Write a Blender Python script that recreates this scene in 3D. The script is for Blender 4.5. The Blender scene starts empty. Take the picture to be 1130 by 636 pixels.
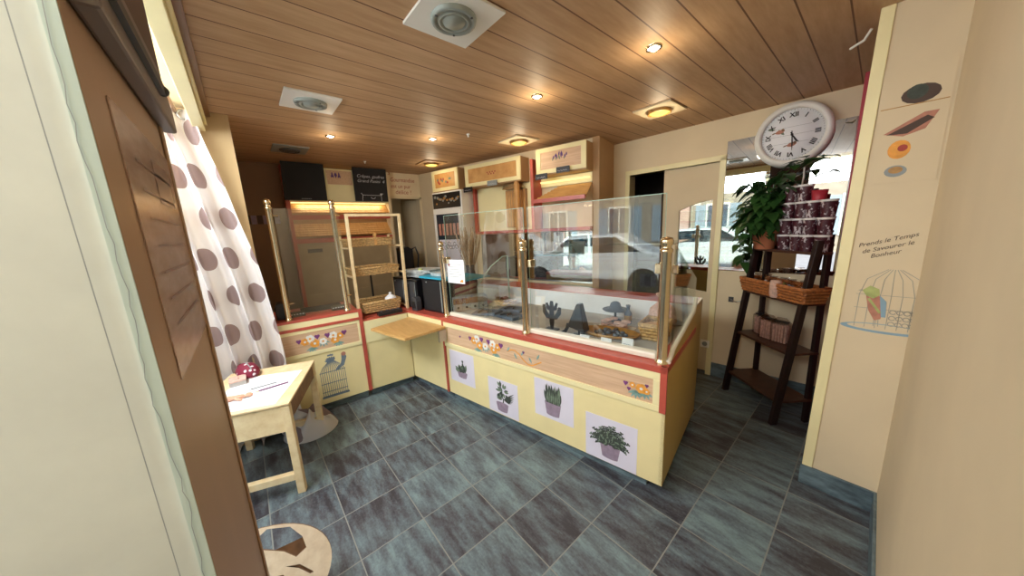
import bpy, bmesh, math, random
from mathutils import Vector, Matrix
R = math.radians
rnd = random.Random(7)
scene = bpy.context.scene
COL = scene.collection

# ---------------------------------------------------------------- materials
def lin(c):
    return tuple((v / 255 / 12.92) if v / 255 <= .04045 else ((v / 255 + .055) / 1.055) ** 2.4 for v in c) + (1,)

class NT:
    def __init__(s, name):
        s.m = bpy.data.materials.new(name); s.m.use_nodes = True
        s.t = s.m.node_tree; s.t.nodes.clear()
        s.out = s.n('ShaderNodeOutputMaterial')
    def n(s, typ, **kw):
        nd = s.t.nodes.new(typ)
        for k, v in kw.items(): setattr(nd, k, v)
        return nd
    def l(s, a, b): s.t.links.new(a, b)
    def math(s, op, a, b=None):
        nd = s.n('ShaderNodeMath', operation=op)
        for i, v in enumerate((a, b)):
            if v is None: continue
            if isinstance(v, (int, float)): nd.inputs[i].default_value = v
            else: s.l(v, nd.inputs[i])
        return nd.outputs[0]
    def mix(s, f, a, b):
        nd = s.n('ShaderNodeMix', data_type='RGBA')
        for i, v in ((0, f), (6, a), (7, b)):
            if isinstance(v, (int, float)): nd.inputs[i].default_value = v
            elif isinstance(v, tuple): nd.inputs[i].default_value = v
            else: s.l(v, nd.inputs[i])
        return nd.outputs[2]
    def coords(s, kind='Object', scale=(1, 1, 1), loc=(0, 0, 0), rot=(0, 0, 0)):
        tc = s.n('ShaderNodeTexCoord'); mp = s.n('ShaderNodeMapping')
        mp.inputs['Scale'].default_value = scale; mp.inputs['Location'].default_value = loc; mp.inputs['Rotation'].default_value = rot
        s.l(tc.outputs[kind], mp.inputs[0]); return mp.outputs[0]
    def noise(s, vec, scale=5, detail=4, rough=.5):
        nd = s.n('ShaderNodeTexNoise'); nd.inputs['Scale'].default_value = scale
        nd.inputs['Detail'].default_value = detail; nd.inputs['Roughness'].default_value = rough
        s.l(vec, nd.inputs['Vector']); return nd.outputs['Fac']
    def ramp(s, f, stops):
        nd = s.n('ShaderNodeValToRGB'); e = nd.color_ramp.elements
        while len(e) < len(stops): e.new(.5)
        for el, (p, c) in zip(e, stops): el.position = p; el.color = c
        s.l(f, nd.inputs[0]); return nd.outputs[0]
    def bsdf(s, base, rough=.5, metal=0, **kw):
        b = s.n('ShaderNodeBsdfPrincipled')
        if isinstance(base, tuple): b.inputs['Base Color'].default_value = base
        else: s.l(base, b.inputs['Base Color'])
        if isinstance(rough, (int, float)): b.inputs['Roughness'].default_value = rough
        else: s.l(rough, b.inputs['Roughness'])
        b.inputs['Metallic'].default_value = metal
        for k, v in kw.items(): b.inputs[k.replace('_', ' ')].default_value = v
        s.b = b; s.l(b.outputs[0], s.out.inputs[0]); return s.m
    def bump(s, h, strength=.2, dist=.01):
        bp = s.n('ShaderNodeBump'); bp.inputs['Strength'].default_value = strength; bp.inputs['Distance'].default_value = dist
        s.l(h, bp.inputs['Height']); s.l(bp.outputs[0], s.b.inputs['Normal'])

def flat(name, c, rough=.5, metal=0, var=.08, scale=6, stretch=(1, 1, 1), bump=0, **kw):
    t = NT(name); v = t.coords('Object', stretch); f = t.noise(v, scale, 4)
    c = lin(c); d = tuple(x * (1 - var) for x in c[:3]) + (1,); e = tuple(min(1, x * (1 + var)) for x in c[:3]) + (1,)
    m = t.bsdf(t.ramp(f, [(.3, d), (.7, e)]), rough, metal, **kw)
    if bump: t.bump(f, bump, .004)
    return m

def wood(name, c1, c2, rough=.45, stretch=(2, 20, 20), scale=3, **kw):
    t = NT(name); v = t.coords('Object', stretch); f = t.noise(v, scale, 5, .6)
    m = t.bsdf(t.ramp(f, [(.3, lin(c1)), (.68, lin(c2))]), rough, 0, **kw); t.bump(f, .08, .003)
    return m

def emit(name, c, s):
    t = NT(name); e = t.n('ShaderNodeEmission'); e.inputs[0].default_value = lin(c); e.inputs[1].default_value = s
    t.l(e.outputs[0], t.out.inputs[0]); return t.m

def glass(name, tint=(250, 255, 252), ior=1.55):
    t = NT(name)
    g = t.n('ShaderNodeNewGeometry')
    io = t.math('ADD', t.math('MULTIPLY', g.outputs['Backfacing'], 1 / ior - ior), ior)
    fr = t.n('ShaderNodeFresnel'); t.l(io, fr.inputs['IOR'])
    tr = t.n('ShaderNodeBsdfTransparent'); tr.inputs[0].default_value = lin(tint)
    gl = t.n('ShaderNodeBsdfGlossy'); gl.inputs['Roughness'].default_value = .0
    mx = t.n('ShaderNodeMixShader'); t.l(fr.outputs[0], mx.inputs[0]); t.l(tr.outputs[0], mx.inputs[1]); t.l(gl.outputs[0], mx.inputs[2])
    t.l(mx.outputs[0], t.out.inputs[0]); return t.m

M = {}
M['cream'] = flat('cream_laminate', (238, 222, 166), .4, var=.03)
M['cream_light'] = flat('cream_trim', (240, 228, 176), .4, var=.03)
M['cream_side'] = flat('shaded_cream_laminate', (196, 166, 96), .4, var=.03)  # cream laminate darkened to ochre, shade put into the colour
M['red'] = flat('brick_red_laminate', (186, 84, 68), .35, var=.06, scale=20)
M['oak'] = wood('pale_oak_inlay', (200, 162, 128), (222, 188, 154), .45, (1.5, 30, 30))
M['pine'] = wood('pale_pine', (226, 196, 146), (244, 222, 178), .5, (6, 6, 6), 2.5)
M['beech'] = wood('orange_beech', (196, 150, 88), (216, 172, 108), .35, (2, 14, 14))
M['honey'] = wood('honey_wood', (190, 136, 74), (214, 164, 100), .5, (3, 16, 3))
M['brass'] = flat('polished_brass', (232, 214, 178), .2, 1, var=.03)
M['steel'] = flat('brushed_steel', (190, 190, 188), .3, 1)
M['alu'] = flat('white_rail', (232, 226, 208), .35, 0, var=.03)
M['glass'] = glass('clear_glass', (250, 255, 252), 2.6)
M['glass_edge'] = flat('green_glass_edge', (170, 200, 182), .2, var=.05)
M['mirror'] = flat('mirror_silver', (198, 202, 200), .015, 1, var=.0)
M['wall'] = flat('cream_wall_paint', (226, 208, 174), .8, var=.04, scale=3, bump=.1)
M['wall_pale'] = flat('pale_wall_paint', (220, 202, 168), .75, var=.04, scale=3, bump=.1)
M['pillar'] = flat('ochre_wall_paint', (204, 176, 130), .8, var=.04, scale=3)
M['wall_brown'] = flat('brown_wall_panel', (134, 104, 78), .6, var=.06, scale=3)
M['tan'] = flat('tan_panel', (176, 140, 98), .6, var=.04)
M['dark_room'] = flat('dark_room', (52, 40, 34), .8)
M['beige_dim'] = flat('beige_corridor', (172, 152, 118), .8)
M['brown_frame'] = flat('brown_lacquered_frame', (176, 142, 112), .42, var=.06, scale=8, stretch=(1, 1, .3))
M['brown_edge'] = flat('brown_frame_edge', (132, 92, 60), .35)
M['maroon_dark'] = flat('dark_maroon_paint', (74, 46, 44), .5)
M['grey_closer'] = flat('grey_metal_closer', (120, 110, 108), .4, .3)
M['dark_wood'] = flat('espresso_wood', (40, 26, 24), .4, var=.15, stretch=(1, 1, .2))
M['dark_shelf'] = wood('walnut_shelf', (66, 40, 32), (88, 56, 42), .4, (6, 6, 6))
M['black'] = flat('black_plastic', (24, 24, 27), .35, var=.1)
M['black_matt'] = flat('blackboard', (26, 25, 27), .75, var=.1)
M['dark_grey'] = flat('dark_grey', (66, 66, 68), .5)
M['grey'] = flat('grey_plastic', (140, 146, 144), .45)
M['vent_grey'] = flat('vent_grey', (150, 158, 152), .5, .2)
M['white'] = flat('white_gloss', (240, 238, 230), .4, var=.02)
M['paper'] = flat('white_paper', (244, 245, 248), .7, var=.015)
M['lilac_paper'] = flat('lilac_white_sticker', (224, 219, 232), .5, var=.03)
M['print_dark'] = flat('print_dark_green', (66, 74, 66), .7, var=.3, scale=40)
M['print_green'] = flat('print_sage', (116, 132, 112), .7, var=.3, scale=60)
M['print_purple'] = flat('print_mauve', (150, 132, 150), .7, var=.15, scale=30)
M['ink'] = flat('ink_brown', (86, 70, 62), .8)
M['ink_black'] = flat('ink_black', (34, 30, 32), .7)
M['ink_red'] = flat('ink_red', (170, 70, 60), .7)
M['ink_purple'] = flat('ink_violet', (98, 66, 128), .7)
M['chalk'] = flat('chalk_white', (196, 194, 200), .9)
M['orange'] = flat('petal_orange', (232, 160, 66), .6, var=.15, scale=40)
M['petal_white'] = flat('petal_white', (232, 230, 224), .6, var=.06, scale=40)
M['petal_violet'] = flat('petal_violet', (122, 62, 120), .6, var=.2, scale=40)
M['teal_leaf'] = flat('print_teal_leaf', (132, 168, 160), .6, var=.2, scale=40)
M['faint_blue'] = flat('faint_grey_blue_paint', (164, 160, 146), .8)
M['faint_sky'] = flat('faint_sky_paint', (140, 168, 182), .8)
M['cage_blue'] = flat('print_cage_blue', (112, 126, 138), .7, var=.2, scale=30)
M['pale_blue'] = flat('print_pale_blue', (120, 160, 190), .7, var=.2, scale=20)
M['leaf_print'] = flat('print_bird_green', (170, 178, 110), .7, var=.2, scale=30)
M['bird_red'] = flat('print_bird_red', (186, 128, 106), .7, var=.2, scale=30)
M['leaf'] = flat('pothos_leaf', (48, 84, 38), .35, var=.45, scale=9)
M['terracotta'] = flat('terracotta', (178, 108, 74), .75, var=.1)
M['wicker'] = flat('wicker_straw', (196, 160, 106), .7, var=.35, scale=60, bump=.8)
M['wicker_red'] = flat('wicker_auburn', (176, 108, 58), .6, var=.35, scale=50, bump=.8)
M['red_door'] = flat('crimson_paint', (172, 44, 58), .45)
M['blue'] = flat('turquoise_folder', (46, 160, 190), .4)
M['silver_paper'] = flat('crumpled_silver', (206, 214, 214), .3, .3, var=.2, scale=30)
M['plywood'] = wood('birch_plywood', (214, 190, 160), (232, 212, 184), .5, (8, 8, 8))
M['ply_edge'] = flat('plywood_edge_burnt', (128, 92, 62), .6, var=.2, scale=30)
M['skin'] = flat('skin', (222, 168, 140), .5, var=.05, Subsurface_Weight=.1)
M['shirt'] = flat('blue_shirt', (92, 112, 150), .8)
M['trouser'] = flat('navy_trousers', (46, 52, 74), .8)
M['hair'] = flat('brown_hair', (74, 50, 34), .5, var=.3, scale=50, stretch=(6, 6, 1))
M['purple_pen'] = flat('purple_pencil', (116, 60, 104), .4)
M['lamp_glow'] = emit('warm_lamp_glow', (255, 240, 120), 1.6)
M['spot_glow'] = emit('spot_glow', (255, 244, 225), 22)
M['tube_glow'] = emit('shelf_tube_glow', (255, 226, 150), 1.6)
M['twig'] = flat('dry_twig', (176, 150, 120), .8, var=.3, scale=30)
M['cup_rim'] = flat('cup_white_rim', (232, 228, 224), .5, var=.03)
M['biscuit'] = flat('pink_wafer', (214, 176, 160), .8, var=.25, scale=40)
M['plastic_bag'] = glass('cellophane', (236, 232, 232), 1.5)
M['gold'] = flat('gold_card', (176, 132, 70), .45, .2, var=.3, scale=25)
M['slate'] = flat('slate_blue', (92, 104, 120), .5, var=.2, scale=14)
M['facade'] = flat('pink_render_facade', (206, 168, 154), .85, var=.08, scale=1.2)
M['facade_b'] = flat('stone_facade', (170, 158, 140), .85, var=.14, scale=3)
M['asphalt'] = flat('asphalt', (150, 148, 150), .9, var=.15, scale=4)
M['pave'] = flat('pavement_stone', (178, 172, 164), .9, var=.12, scale=5)
M['pane_dark'] = flat('house_window_pane', (80, 98, 116), .1, var=.2)
M['shutter'] = flat('grey_blue_shutter', (150, 166, 178), .6)
M['car_white'] = flat('white_car_paint', (232, 236, 240), .15, var=.01)
M['car_glass'] = flat('car_glass', (40, 52, 62), .05)
M['tyre'] = flat('tyre_rubber', (30, 30, 32), .8)

def mk_floor():
    t = NT('slate_floor_tile'); tc = t.n('ShaderNodeTexCoord'); sp = t.n('ShaderNodeSeparateXYZ'); t.l(tc.outputs['Object'], sp.inputs[0])
    S = .3335; x0, y0 = -.514, .2027
    def cell(o, c0):
        q = t.math('DIVIDE', t.math('SUBTRACT', o, c0), S); fl = t.math('FLOOR', q); fr = t.math('SUBTRACT', q, fl)
        d = t.math('MINIMUM', fr, t.math('SUBTRACT', 1., fr)); return fl, d
    fx, dx = cell(sp.outputs[0], x0); fy, dy = cell(sp.outputs[1], y0)
    grout = t.math('LESS_THAN', t.math('MINIMUM', dx, dy), .0085)
    cb = t.n('ShaderNodeCombineXYZ'); t.l(fx, cb.inputs[0]); t.l(fy, cb.inputs[1])
    wn = t.n('ShaderNodeTexWhiteNoise'); wn.noise_dimensions = '3D'; t.l(cb.outputs[0], wn.inputs['Vector'])
    # streaks along x, shifted per tile
    sh = t.n('ShaderNodeVectorMath', operation='MULTIPLY_ADD'); t.l(wn.outputs['Color'], sh.inputs[0]); sh.inputs[1].default_value = (9, 9, 9)
    mp = t.n('ShaderNodeMapping'); mp.inputs['Scale'].default_value = (2.8, 10, 1); t.l(tc.outputs['Object'], mp.inputs[0]); t.l(mp.outputs[0], sh.inputs[2])
    f = t.noise(sh.outputs[0], 1.3, 6, .66)
    f2 = t.noise(t.coords('Object', (1, 1, 1)), 70, 3, .7)
    ff = t.math('ADD', t.math('ADD', f, t.math('MULTIPLY', t.math('SUBTRACT', wn.outputs['Value'], .5), .17)), t.math('MULTIPLY', t.math('SUBTRACT', f2, .5), .28))
    c = t.ramp(ff, [(.32, lin((60, 57, 62))), (.44, lin((84, 88, 94))), (.55, lin((102, 115, 120))), (.72, lin((126, 148, 149)))])
    c = t.mix(grout, c, lin((136, 138, 132)))
    m = t.bsdf(c, .42); t.bump(t.math('ADD', t.math('MULTIPLY', grout, -1.), t.math('MULTIPLY', f2, .3)), .25, .003); return m
M['floor'] = mk_floor()
def mk_base():
    t = NT('slate_plinth_tile'); f = t.noise(t.coords('Object', (3, 3, 9)), 2.5, 6, .65)
    m = t.bsdf(t.ramp(f, [(.35, lin((70, 84, 90))), (.65, lin((116, 136, 142)))]), .45); return m
M['plinth'] = mk_base()
def mk_ceiling():
    t = NT('timber_plank_ceiling'); tc = t.n('ShaderNodeTexCoord'); sp = t.n('ShaderNodeSeparateXYZ'); t.l(tc.outputs['Object'], sp.inputs[0])
    q = t.math('DIVIDE', t.math('ADD', sp.outputs[0], .19), .1545); fl = t.math('FLOOR', q); fr = t.math('SUBTRACT', q, fl)
    g = t.math('LESS_THAN', fr, .045)
    cb = t.n('ShaderNodeCombineXYZ'); t.l(fl, cb.inputs[0])
    wn = t.n('ShaderNodeTexWhiteNoise'); t.l(cb.outputs[0], wn.inputs['Vector'])
    f = t.noise(t.coords('Object', (14, 1.6, 1)), 2.2, 5, .6)
    ff = t.math('ADD', f, t.math('MULTIPLY', t.math('SUBTRACT', wn.outputs['Value'], .5), .12))
    c = t.ramp(ff, [(.3, lin((184, 146, 108))), (.7, lin((204, 168, 130)))])
    c = t.mix(g, c, lin((112, 76, 50)))
    m = t.bsdf(c, .55); t.bump(t.math('MULTIPLY', g, -1.), .3, .004); return m
M['ceiling'] = mk_ceiling()
def mk_curtain():
    t = NT('dotted_curtain_cloth'); tc = t.n('ShaderNodeTexCoord'); sp = t.n('ShaderNodeSeparateXYZ'); t.l(tc.outputs['UV'], sp.inputs[0])
    px, py = .27, .27
    row = t.math('FLOOR', t.math('DIVIDE', sp.outputs[1], py))
    u = t.math('ADD', t.math('DIVIDE', sp.outputs[0], px), t.math('MULTIPLY', t.math('MODULO', row, 2.), .5))
    fu = t.math('SUBTRACT', t.math('SUBTRACT', u, t.math('FLOOR', u)), .5)
    v = t.math('DIVIDE', sp.outputs[1], py); fv = t.math('SUBTRACT', t.math('SUBTRACT', v, t.math('FLOOR', v)), .5)
    d = t.math('SQRT', t.math('ADD', t.math('MULTIPLY', fu, fu), t.math('MULTIPLY', fv, fv)))
    dot = t.math('LESS_THAN', d, .28)
    c = t.mix(dot, lin((250, 248, 248)), lin((172, 152, 150)))
    df = t.n('ShaderNodeBsdfDiffuse'); t.l(c, df.inputs[0]); tl = t.n('ShaderNodeBsdfTranslucent'); t.l(c, tl.inputs[0])
    mx = t.n('ShaderNodeMixShader'); mx.inputs[0].default_value = .5
    t.l(df.outputs[0], mx.inputs[1]); t.l(tl.outputs[0], mx.inputs[2]); t.l(mx.outputs[0], t.out.inputs[0]); return t.m
M['curtain'] = mk_curtain()
def mk_cup():
    t = NT('maroon_printed_cup'); v = t.coords('Object', (1, 1, .8)); f = t.noise(v, 38, 3, .6)
    c = t.ramp(f, [(.55, lin((70, 22, 34))), (.60, lin((196, 186, 190)))]); return t.bsdf(c, .45)
M['cup'] = mk_cup()
def mk_dotred():
    t = NT('maroon_dotted_cloth'); vo = t.n('ShaderNodeTexVoronoi'); vo.inputs['Scale'].default_value = 26; t.l(t.coords('Object'), vo.inputs['Vector'])
    c = t.ramp(vo.outputs['Distance'], [(.24, lin((236, 226, 228))), (.28, lin((128, 30, 56)))]); return t.bsdf(c, .7)
M['dotred'] = mk_dotred()
def mk_plaster():
    t = NT('weathered_white_plaster'); f = t.noise(t.coords('Object'), 5, 6, .6)
    m = t.bsdf(t.ramp(f, [(.3, lin((194, 198, 190))), (.7, lin((212, 216, 206)))]), .85); t.bump(f, .2, .006); return m
M['plaster'] = mk_plaster()
M['plaster_cool'] = flat('bare_grey_plaster', (184, 200, 192), .85, var=.04, scale=12, bump=.2)
def mk_sleeve():
    t = NT('plastic_sleeve_notice'); f = t.noise(t.coords('Object', (3, 1, 12)), 4, 4, .6)
    m = t.bsdf(t.ramp(f, [(.35, lin((176, 146, 134))), (.7, lin((204, 176, 164)))]), .25); return m
M['sleeve'] = mk_sleeve()
M['sleeve_line'] = flat('faint_notice_print', (160, 128, 122), .3)

# ---------------------------------------------------------------- mesh builder
class MB:
    def __init__(s): s.v = []; s.f = []; s.mi = []; s.sm = []; s.T = None
    def add(s, verts, faces, mi=0, smooth=False):
        o = len(s.v)
        for p in verts:
            p = Vector(p)
            if s.T is not None: p = s.T @ p
            s.v.append(tuple(p))
        for f in faces: s.f.append(tuple(i + o for i in f)); s.mi.append(mi); s.sm.append(smooth)
        return s
    def box(s, x0, x1, y0, y1, z0, z1, mi=0):
        v = [(x, y, z) for z in (z0, z1) for y in (y0, y1) for x in (x0, x1)]
        return s.add(v, [(0, 2, 3, 1), (4, 5, 7, 6), (0, 1, 5, 4), (2, 6, 7, 3), (0, 4, 6, 2), (1, 3, 7, 5)], mi)
    def hexa(s, b, t, mi=0):   # bottom 4, top 4 (ccw seen from above)
        return s.add(list(b) + list(t), [(3, 2, 1, 0), (4, 5, 6, 7), (0, 1, 5, 4), (1, 2, 6, 5), (2, 3, 7, 6), (3, 0, 4, 7)], mi)
    def prism(s, poly, fn, a0, a1, mi=0):
        n = len(poly); v = [fn(p, a0) for p in poly] + [fn(p, a1) for p in poly]
        f = [tuple(range(n))[::-1], tuple(range(n, 2 * n))] + [(i, (i + 1) % n, n + (i + 1) % n, n + i) for i in range(n)]
        return s.add(v, f, mi)
    def prism_x(s, poly, x0, x1, mi=0): return s.prism(poly, lambda p, a: (a, p[0], p[1]), x0, x1, mi)
    def prism_y(s, poly, y0, y1, mi=0): return s.prism(poly, lambda p, a: (p[0], a, p[1]), y0, y1, mi)
    def prism_z(s, poly, z0, z1, mi=0): return s.prism(poly, lambda p, a: (p[0], p[1], a), z0, z1, mi)
    def poly(s, pts, mi=0): return s.add(pts, [tuple(range(len(pts)))], mi)
    def tube(s, pts, r, seg=8, mi=0, cap=True):
        pts = [Vector(p) for p in pts]; n = len(pts)
        rs = r if isinstance(r, (list, tuple)) else [r] * n
        v = []; up = None
        for i, p in enumerate(pts):
            d = (pts[min(i + 1, n - 1)] - pts[max(i - 1, 0)]).normalized()
            if up is None: up = Vector((0, 0, 1)) if abs(d.z) < .9 else Vector((1, 0, 0))
            a = d.cross(up); 
            if a.length < 1e-5: a = d.cross(Vector((0, 1, 0)))
            a.normalize(); b = a.cross(d).normalized(); up = b
            for k in range(seg):
                t = 2 * math.pi * k / seg; v.append(p + (a * math.cos(t) + b * math.sin(t)) * rs[i])
        f = [(i * seg + k, i * seg + (k + 1) % seg, (i + 1) * seg + (k + 1) % seg, (i + 1) * seg + k) for i in range(n - 1) for k in range(seg)]
        f = [q[::-1] for q in f]
        s.add(v, f, mi, True)
        if cap:
            s.add([v[k] for k in range(seg)], [tuple(range(seg))], mi); s.add([v[(n - 1) * seg + k] for k in range(seg)], [tuple(range(seg))[::-1]], mi)
        return s
    def lathe(s, prof, c=(0, 0, 0), seg=20, mi=0, smooth=True, M4=None):
        v = []
        for r, z in prof:
            for k in range(seg):
                t = 2 * math.pi * k / seg; p = Vector((r * math.cos(t), r * math.sin(t), z))
                if M4 is not None: p = M4 @ p
                v.append(p + Vector(c))
        n = len(prof)
        f = [(i * seg + k, i * seg + (k + 1) % seg, (i + 1) * seg + (k + 1) % seg, (i + 1) * seg + k) for i in range(n - 1) for k in range(seg)]
        s.add(v, f, mi, smooth)
        if prof[0][0] > 1e-4: s.add(v[:seg], [tuple(range(seg))[::-1]], mi)
        if prof[-1][0] > 1e-4: s.add(v[-seg:], [tuple(range(seg))], mi)
        return s
    def ball(s, c, r, mi=0, seg=12, sc=(1, 1, 1)):
        n = seg // 2; v = []; 
        for i in range(n + 1):
            a = math.pi * i / n
            for k in range(seg):
                t = 2 * math.pi * k / seg
                v.append((c[0] + r * sc[0] * math.sin(a) * math.cos(t), c[1] + r * sc[1] * math.sin(a) * math.sin(t), c[2] - r * sc[2] * math.cos(a)))
        f = [(i * seg + k, i * seg + (k + 1) % seg, (i + 1) * seg + (k + 1) % seg, (i + 1) * seg + k) for i in range(n) for k in range(seg)]
        return s.add(v, f, mi, True)
    def build(s, name, mats, parent=None, bevel=0, loc=None):
        me = bpy.data.meshes.new(name); me.from_pydata(s.v, [], s.f)
        for m in (mats if isinstance(mats, (list, tuple)) else [mats]): me.materials.append(M[m] if isinstance(m, str) else m)
        for p, i, q in zip(me.polygons, s.mi, s.sm): p.material_index = i; p.use_smooth = q
        me.validate(); me.update()
        o = bpy.data.objects.new(name, me); COL.objects.link(o)
        if parent: o.parent = parent
        if loc: o.location = loc
        if bevel:
            b = o.modifiers.new('bevel', 'BEVEL'); b.width = bevel; b.segments = 2; b.limit_method = 'ANGLE'; b.angle_limit = R(50)
        return o

def tag(o, label, cat, group=None, kind=None):
    if label: o['label'] = label
    if cat: o['category'] = cat
    if group: o['group'] = group
    if kind: o['kind'] = kind
    return o
def struct(o): o['kind'] = 'structure'; return o
def thing(name, label, cat, loc=(0, 0, 0), rz=0, group=None):
    o = bpy.data.objects.new(name, None); COL.objects.link(o); o.location = loc; o.rotation_euler = (0, 0, rz); o.empty_display_size = .1
    return tag(o, label, cat, group)
def dup(root, loc=None, rz=None, label=None):
    r = root.copy(); COL.objects.link(r)
    if loc is not None: r.location = loc
    if rz is not None: r.rotation_euler = (0, 0, rz)
    if label: r['label'] = label
    for ch in list(root.children):
        c = ch.copy(); COL.objects.link(c); c.parent = r
        for g in list(ch.children):
            d = g.copy(); COL.objects.link(d); d.parent = c
    return r

# 2D drawing on a plane:  point(u,v) -> O + u*U + v*V + off*N
class Pen:
    def __init__(s, mb, O, U, V, N=None, lift=.0015):
        s.mb = mb; s.O = Vector(O); s.U = Vector(U).normalized(); s.V = Vector(V).normalized()
        s.N = s.U.cross(s.V).normalized() if N is None else Vector(N); s.k = lift
    def P(s, u, v, k=None): return s.O + s.U * u + s.V * v + s.N * (s.k if k is None else k)
    def fill(s, pts, mi=0, lift=None): s.mb.poly([s.P(u, v, lift) for u, v in pts], mi)
    def circle(s, u, v, r, mi=0, lift=None, n=14, sy=1): s.fill([(u + r * math.cos(2 * math.pi * i / n), v + r * sy * math.sin(2 * math.pi * i / n)) for i in range(n)], mi, lift)
    def stroke(s, pts, w, mi=0, lift=None):
        n = len(pts); ws = w if isinstance(w, (list, tuple)) else [w] * n
        L = []; 
        for i in range(n):
            a = pts[max(i - 1, 0)]; b = pts[min(i + 1, n - 1)]; dx, dy = b[0] - a[0], b[1] - a[1]; q = math.hypot(dx, dy) or 1
            L.append((pts[i][0] - dy / q * ws[i] / 2, pts[i][1] + dx / q * ws[i] / 2, pts[i][0] + dy / q * ws[i] / 2, pts[i][1] - dx / q * ws[i] / 2))
        for i in range(n - 1):
            a, b = L[i], L[i + 1]
            s.fill([(a[2], a[3]), (b[2], b[3]), (b[0], b[1]), (a[0], a[1])], mi, lift)
    def arc(s, u, v, r, a0, a1, w, mi=0, n=12, sy=1, lift=None):
        s.stroke([(u + r * math.cos(R(a0 + (a1 - a0) * i / n)), v + r * sy * math.sin(R(a0 + (a1 - a0) * i / n))) for i in range(n + 1)], w, mi, lift)
    def leaf(s, u, v, ang, ln, w, mi=0, lift=None, bend=0):
        n = 6; L = []; Rr = []
        for i in range(n + 1):
            t = i / n; a = R(ang + bend * t); x = u + ln * t * math.cos(a); y = v + ln * t * math.sin(a); h = w * math.sin(math.pi * min(1, t * .92 + .08)) / 2
            L.append((x - h * math.sin(a), y + h * math.cos(a))); Rr.append((x + h * math.sin(a), y - h * math.cos(a)))
        s.fill(Rr + L[::-1], mi, lift)
    def text(s, txt, u, v, size, mi=0, shear=0, align='LEFT', width=1.0, bold=0, lift=None, rot=0):
        cu = bpy.data.curves.new('t', 'FONT'); cu.body = txt; cu.size = size; cu.shear = shear; cu.align_x = align; cu.fill_mode = 'FRONT'; cu.offset = bold; cu.resolution_u = 3
        ob = bpy.data.objects.new('t', cu); COL.objects.link(ob)
        dg = bpy.context.evaluated_depsgraph_get(); me = bpy.data.meshes.new_from_object(ob.evaluated_get(dg))
        c, q = math.cos(R(rot)), math.sin(R(rot))
        vs = [s.P(u + (w.co.x * width) * c - w.co.y * q, v + (w.co.x * width) * q + w.co.y * c, lift) for w in me.vertices]; fs = [tuple(p.vertices) for p in me.polygons]
        s.mb.add(vs, fs, mi)
        bpy.data.objects.remove(ob); bpy.data.curves.remove(cu); bpy.data.meshes.remove(me)

# ---------------------------------------------------------------- the room shell
ZC = 2.5
XR = .15
mb = MB(); mb.box(-7, 1.2, -.1, 4.6, -.05, 0); fl = struct(mb.build('floor', 'floor'))
mb = MB(); mb.box(-3.4, 1.2, -1.15, -.1, -.05, 0); struct(mb.build('floor_entrance', 'floor'))
mb = MB(); mb.box(-5.1, .6, -.08, 3.75, ZC, ZC + .06); struct(mb.build('ceiling', 'ceiling'))
mb = MB(); mb.box(-3.4, .6, -1.2, -.081, ZC, ZC + .06); struct(mb.build('ceiling_window_bay', 'wall_pale'))
# right wall with tile baseboard
mb = MB(); mb.box(XR, XR + .12, -1.15, 3.9, 0, ZC); struct(mb.build('wall_right', 'wall_pale'))
mb = MB(); mb.box(XR - .012, XR, -.9, 2.345, 0, .123); struct(mb.build('baseboard_right', 'plinth', bevel=.002))
# stub wall facing the camera
mb = MB(); mb.hexa([(-.141, 2.358, 0), (XR, 2.358, 0), (XR, 2.47, 0), (-.141, 2.47, 0)], [(-.094, 2.358, ZC), (XR, 2.358, ZC), (XR, 2.47, ZC), (-.094, 2.47, ZC)]); stub = struct(mb.build('wall_passage', 'wall_pale'))
mb = MB(); mb.box(-.145, XR, 2.345, 2.3578, 0, .123); mb.box(-.153, -.1412, 2.345, 2.47, 0, .123); struct(mb.build('baseboard_passage', 'plinth', bevel=.002))
mb = MB(); mb.hexa([(-.147, 2.349, .123), (-.102, 2.349, .123), (-.102, 2.3578, .123), (-.147, 2.3578, .123)], [(-.102, 2.349, ZC), (-.057, 2.349, ZC), (-.057, 2.3578, ZC), (-.102, 2.3578, ZC)]); struct(mb.build('trim_passage_corner', 'cream_light', bevel=.003))
# clock wall (back right)
Wa = R(3.4)
W = thing('wall_back_right', None, None, (-2.051, 3.436, 0), Wa); W['kind'] = 'structure'
mb = MB()
mb.box(-.2, .15, 0, .12, 0, ZC); mb.box(1.02, 2.35, 0, .12, 0, ZC); mb.box(.15, 1.02, 0, .12, 2.13, ZC)
struct(mb.build('wall_panel', 'wall', W))
mb = MB(); mb.box(1.02, 2.25, -.012, 0, 0, .143); struct(mb.build('baseboard', 'plinth', W))
mb = MB(); mb.box(.10, .15, -.02, .12, 0, 2.17); mb.box(1.02, 1.07, -.02, .12, 0, 2.17); mb.box(.10, 1.07, -.02, .12, 2.13, 2.18)
struct(mb.build('door_casing', 'cream_light', W, bevel=.004))
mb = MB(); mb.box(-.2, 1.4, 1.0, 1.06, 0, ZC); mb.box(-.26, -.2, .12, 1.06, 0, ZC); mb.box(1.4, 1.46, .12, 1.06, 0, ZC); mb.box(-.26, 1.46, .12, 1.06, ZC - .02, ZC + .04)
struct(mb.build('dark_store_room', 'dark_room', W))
d1 = thing('door_1', None, None, (-2.051, 3.436, 0), Wa); d1['kind'] = 'structure'
arch = [(.672, .90), (.972, .87)] + [(.972 - .30 * i / 10, 1.79 - .085 * (i / 10) ** 1.6 + .0 * i) for i in range(11)]
xs = .51
mb = MB()
yA, yB = .03, .065
mb.box(xs, .672, yA, yB, .02, 2.13); mb.box(.972, 1.02, yA, yB, .02, 2.13)
mb.prism_y([(.672, .02), (.972, .02), (.972, .87), (.672, .90)], yA, yB)
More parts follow.
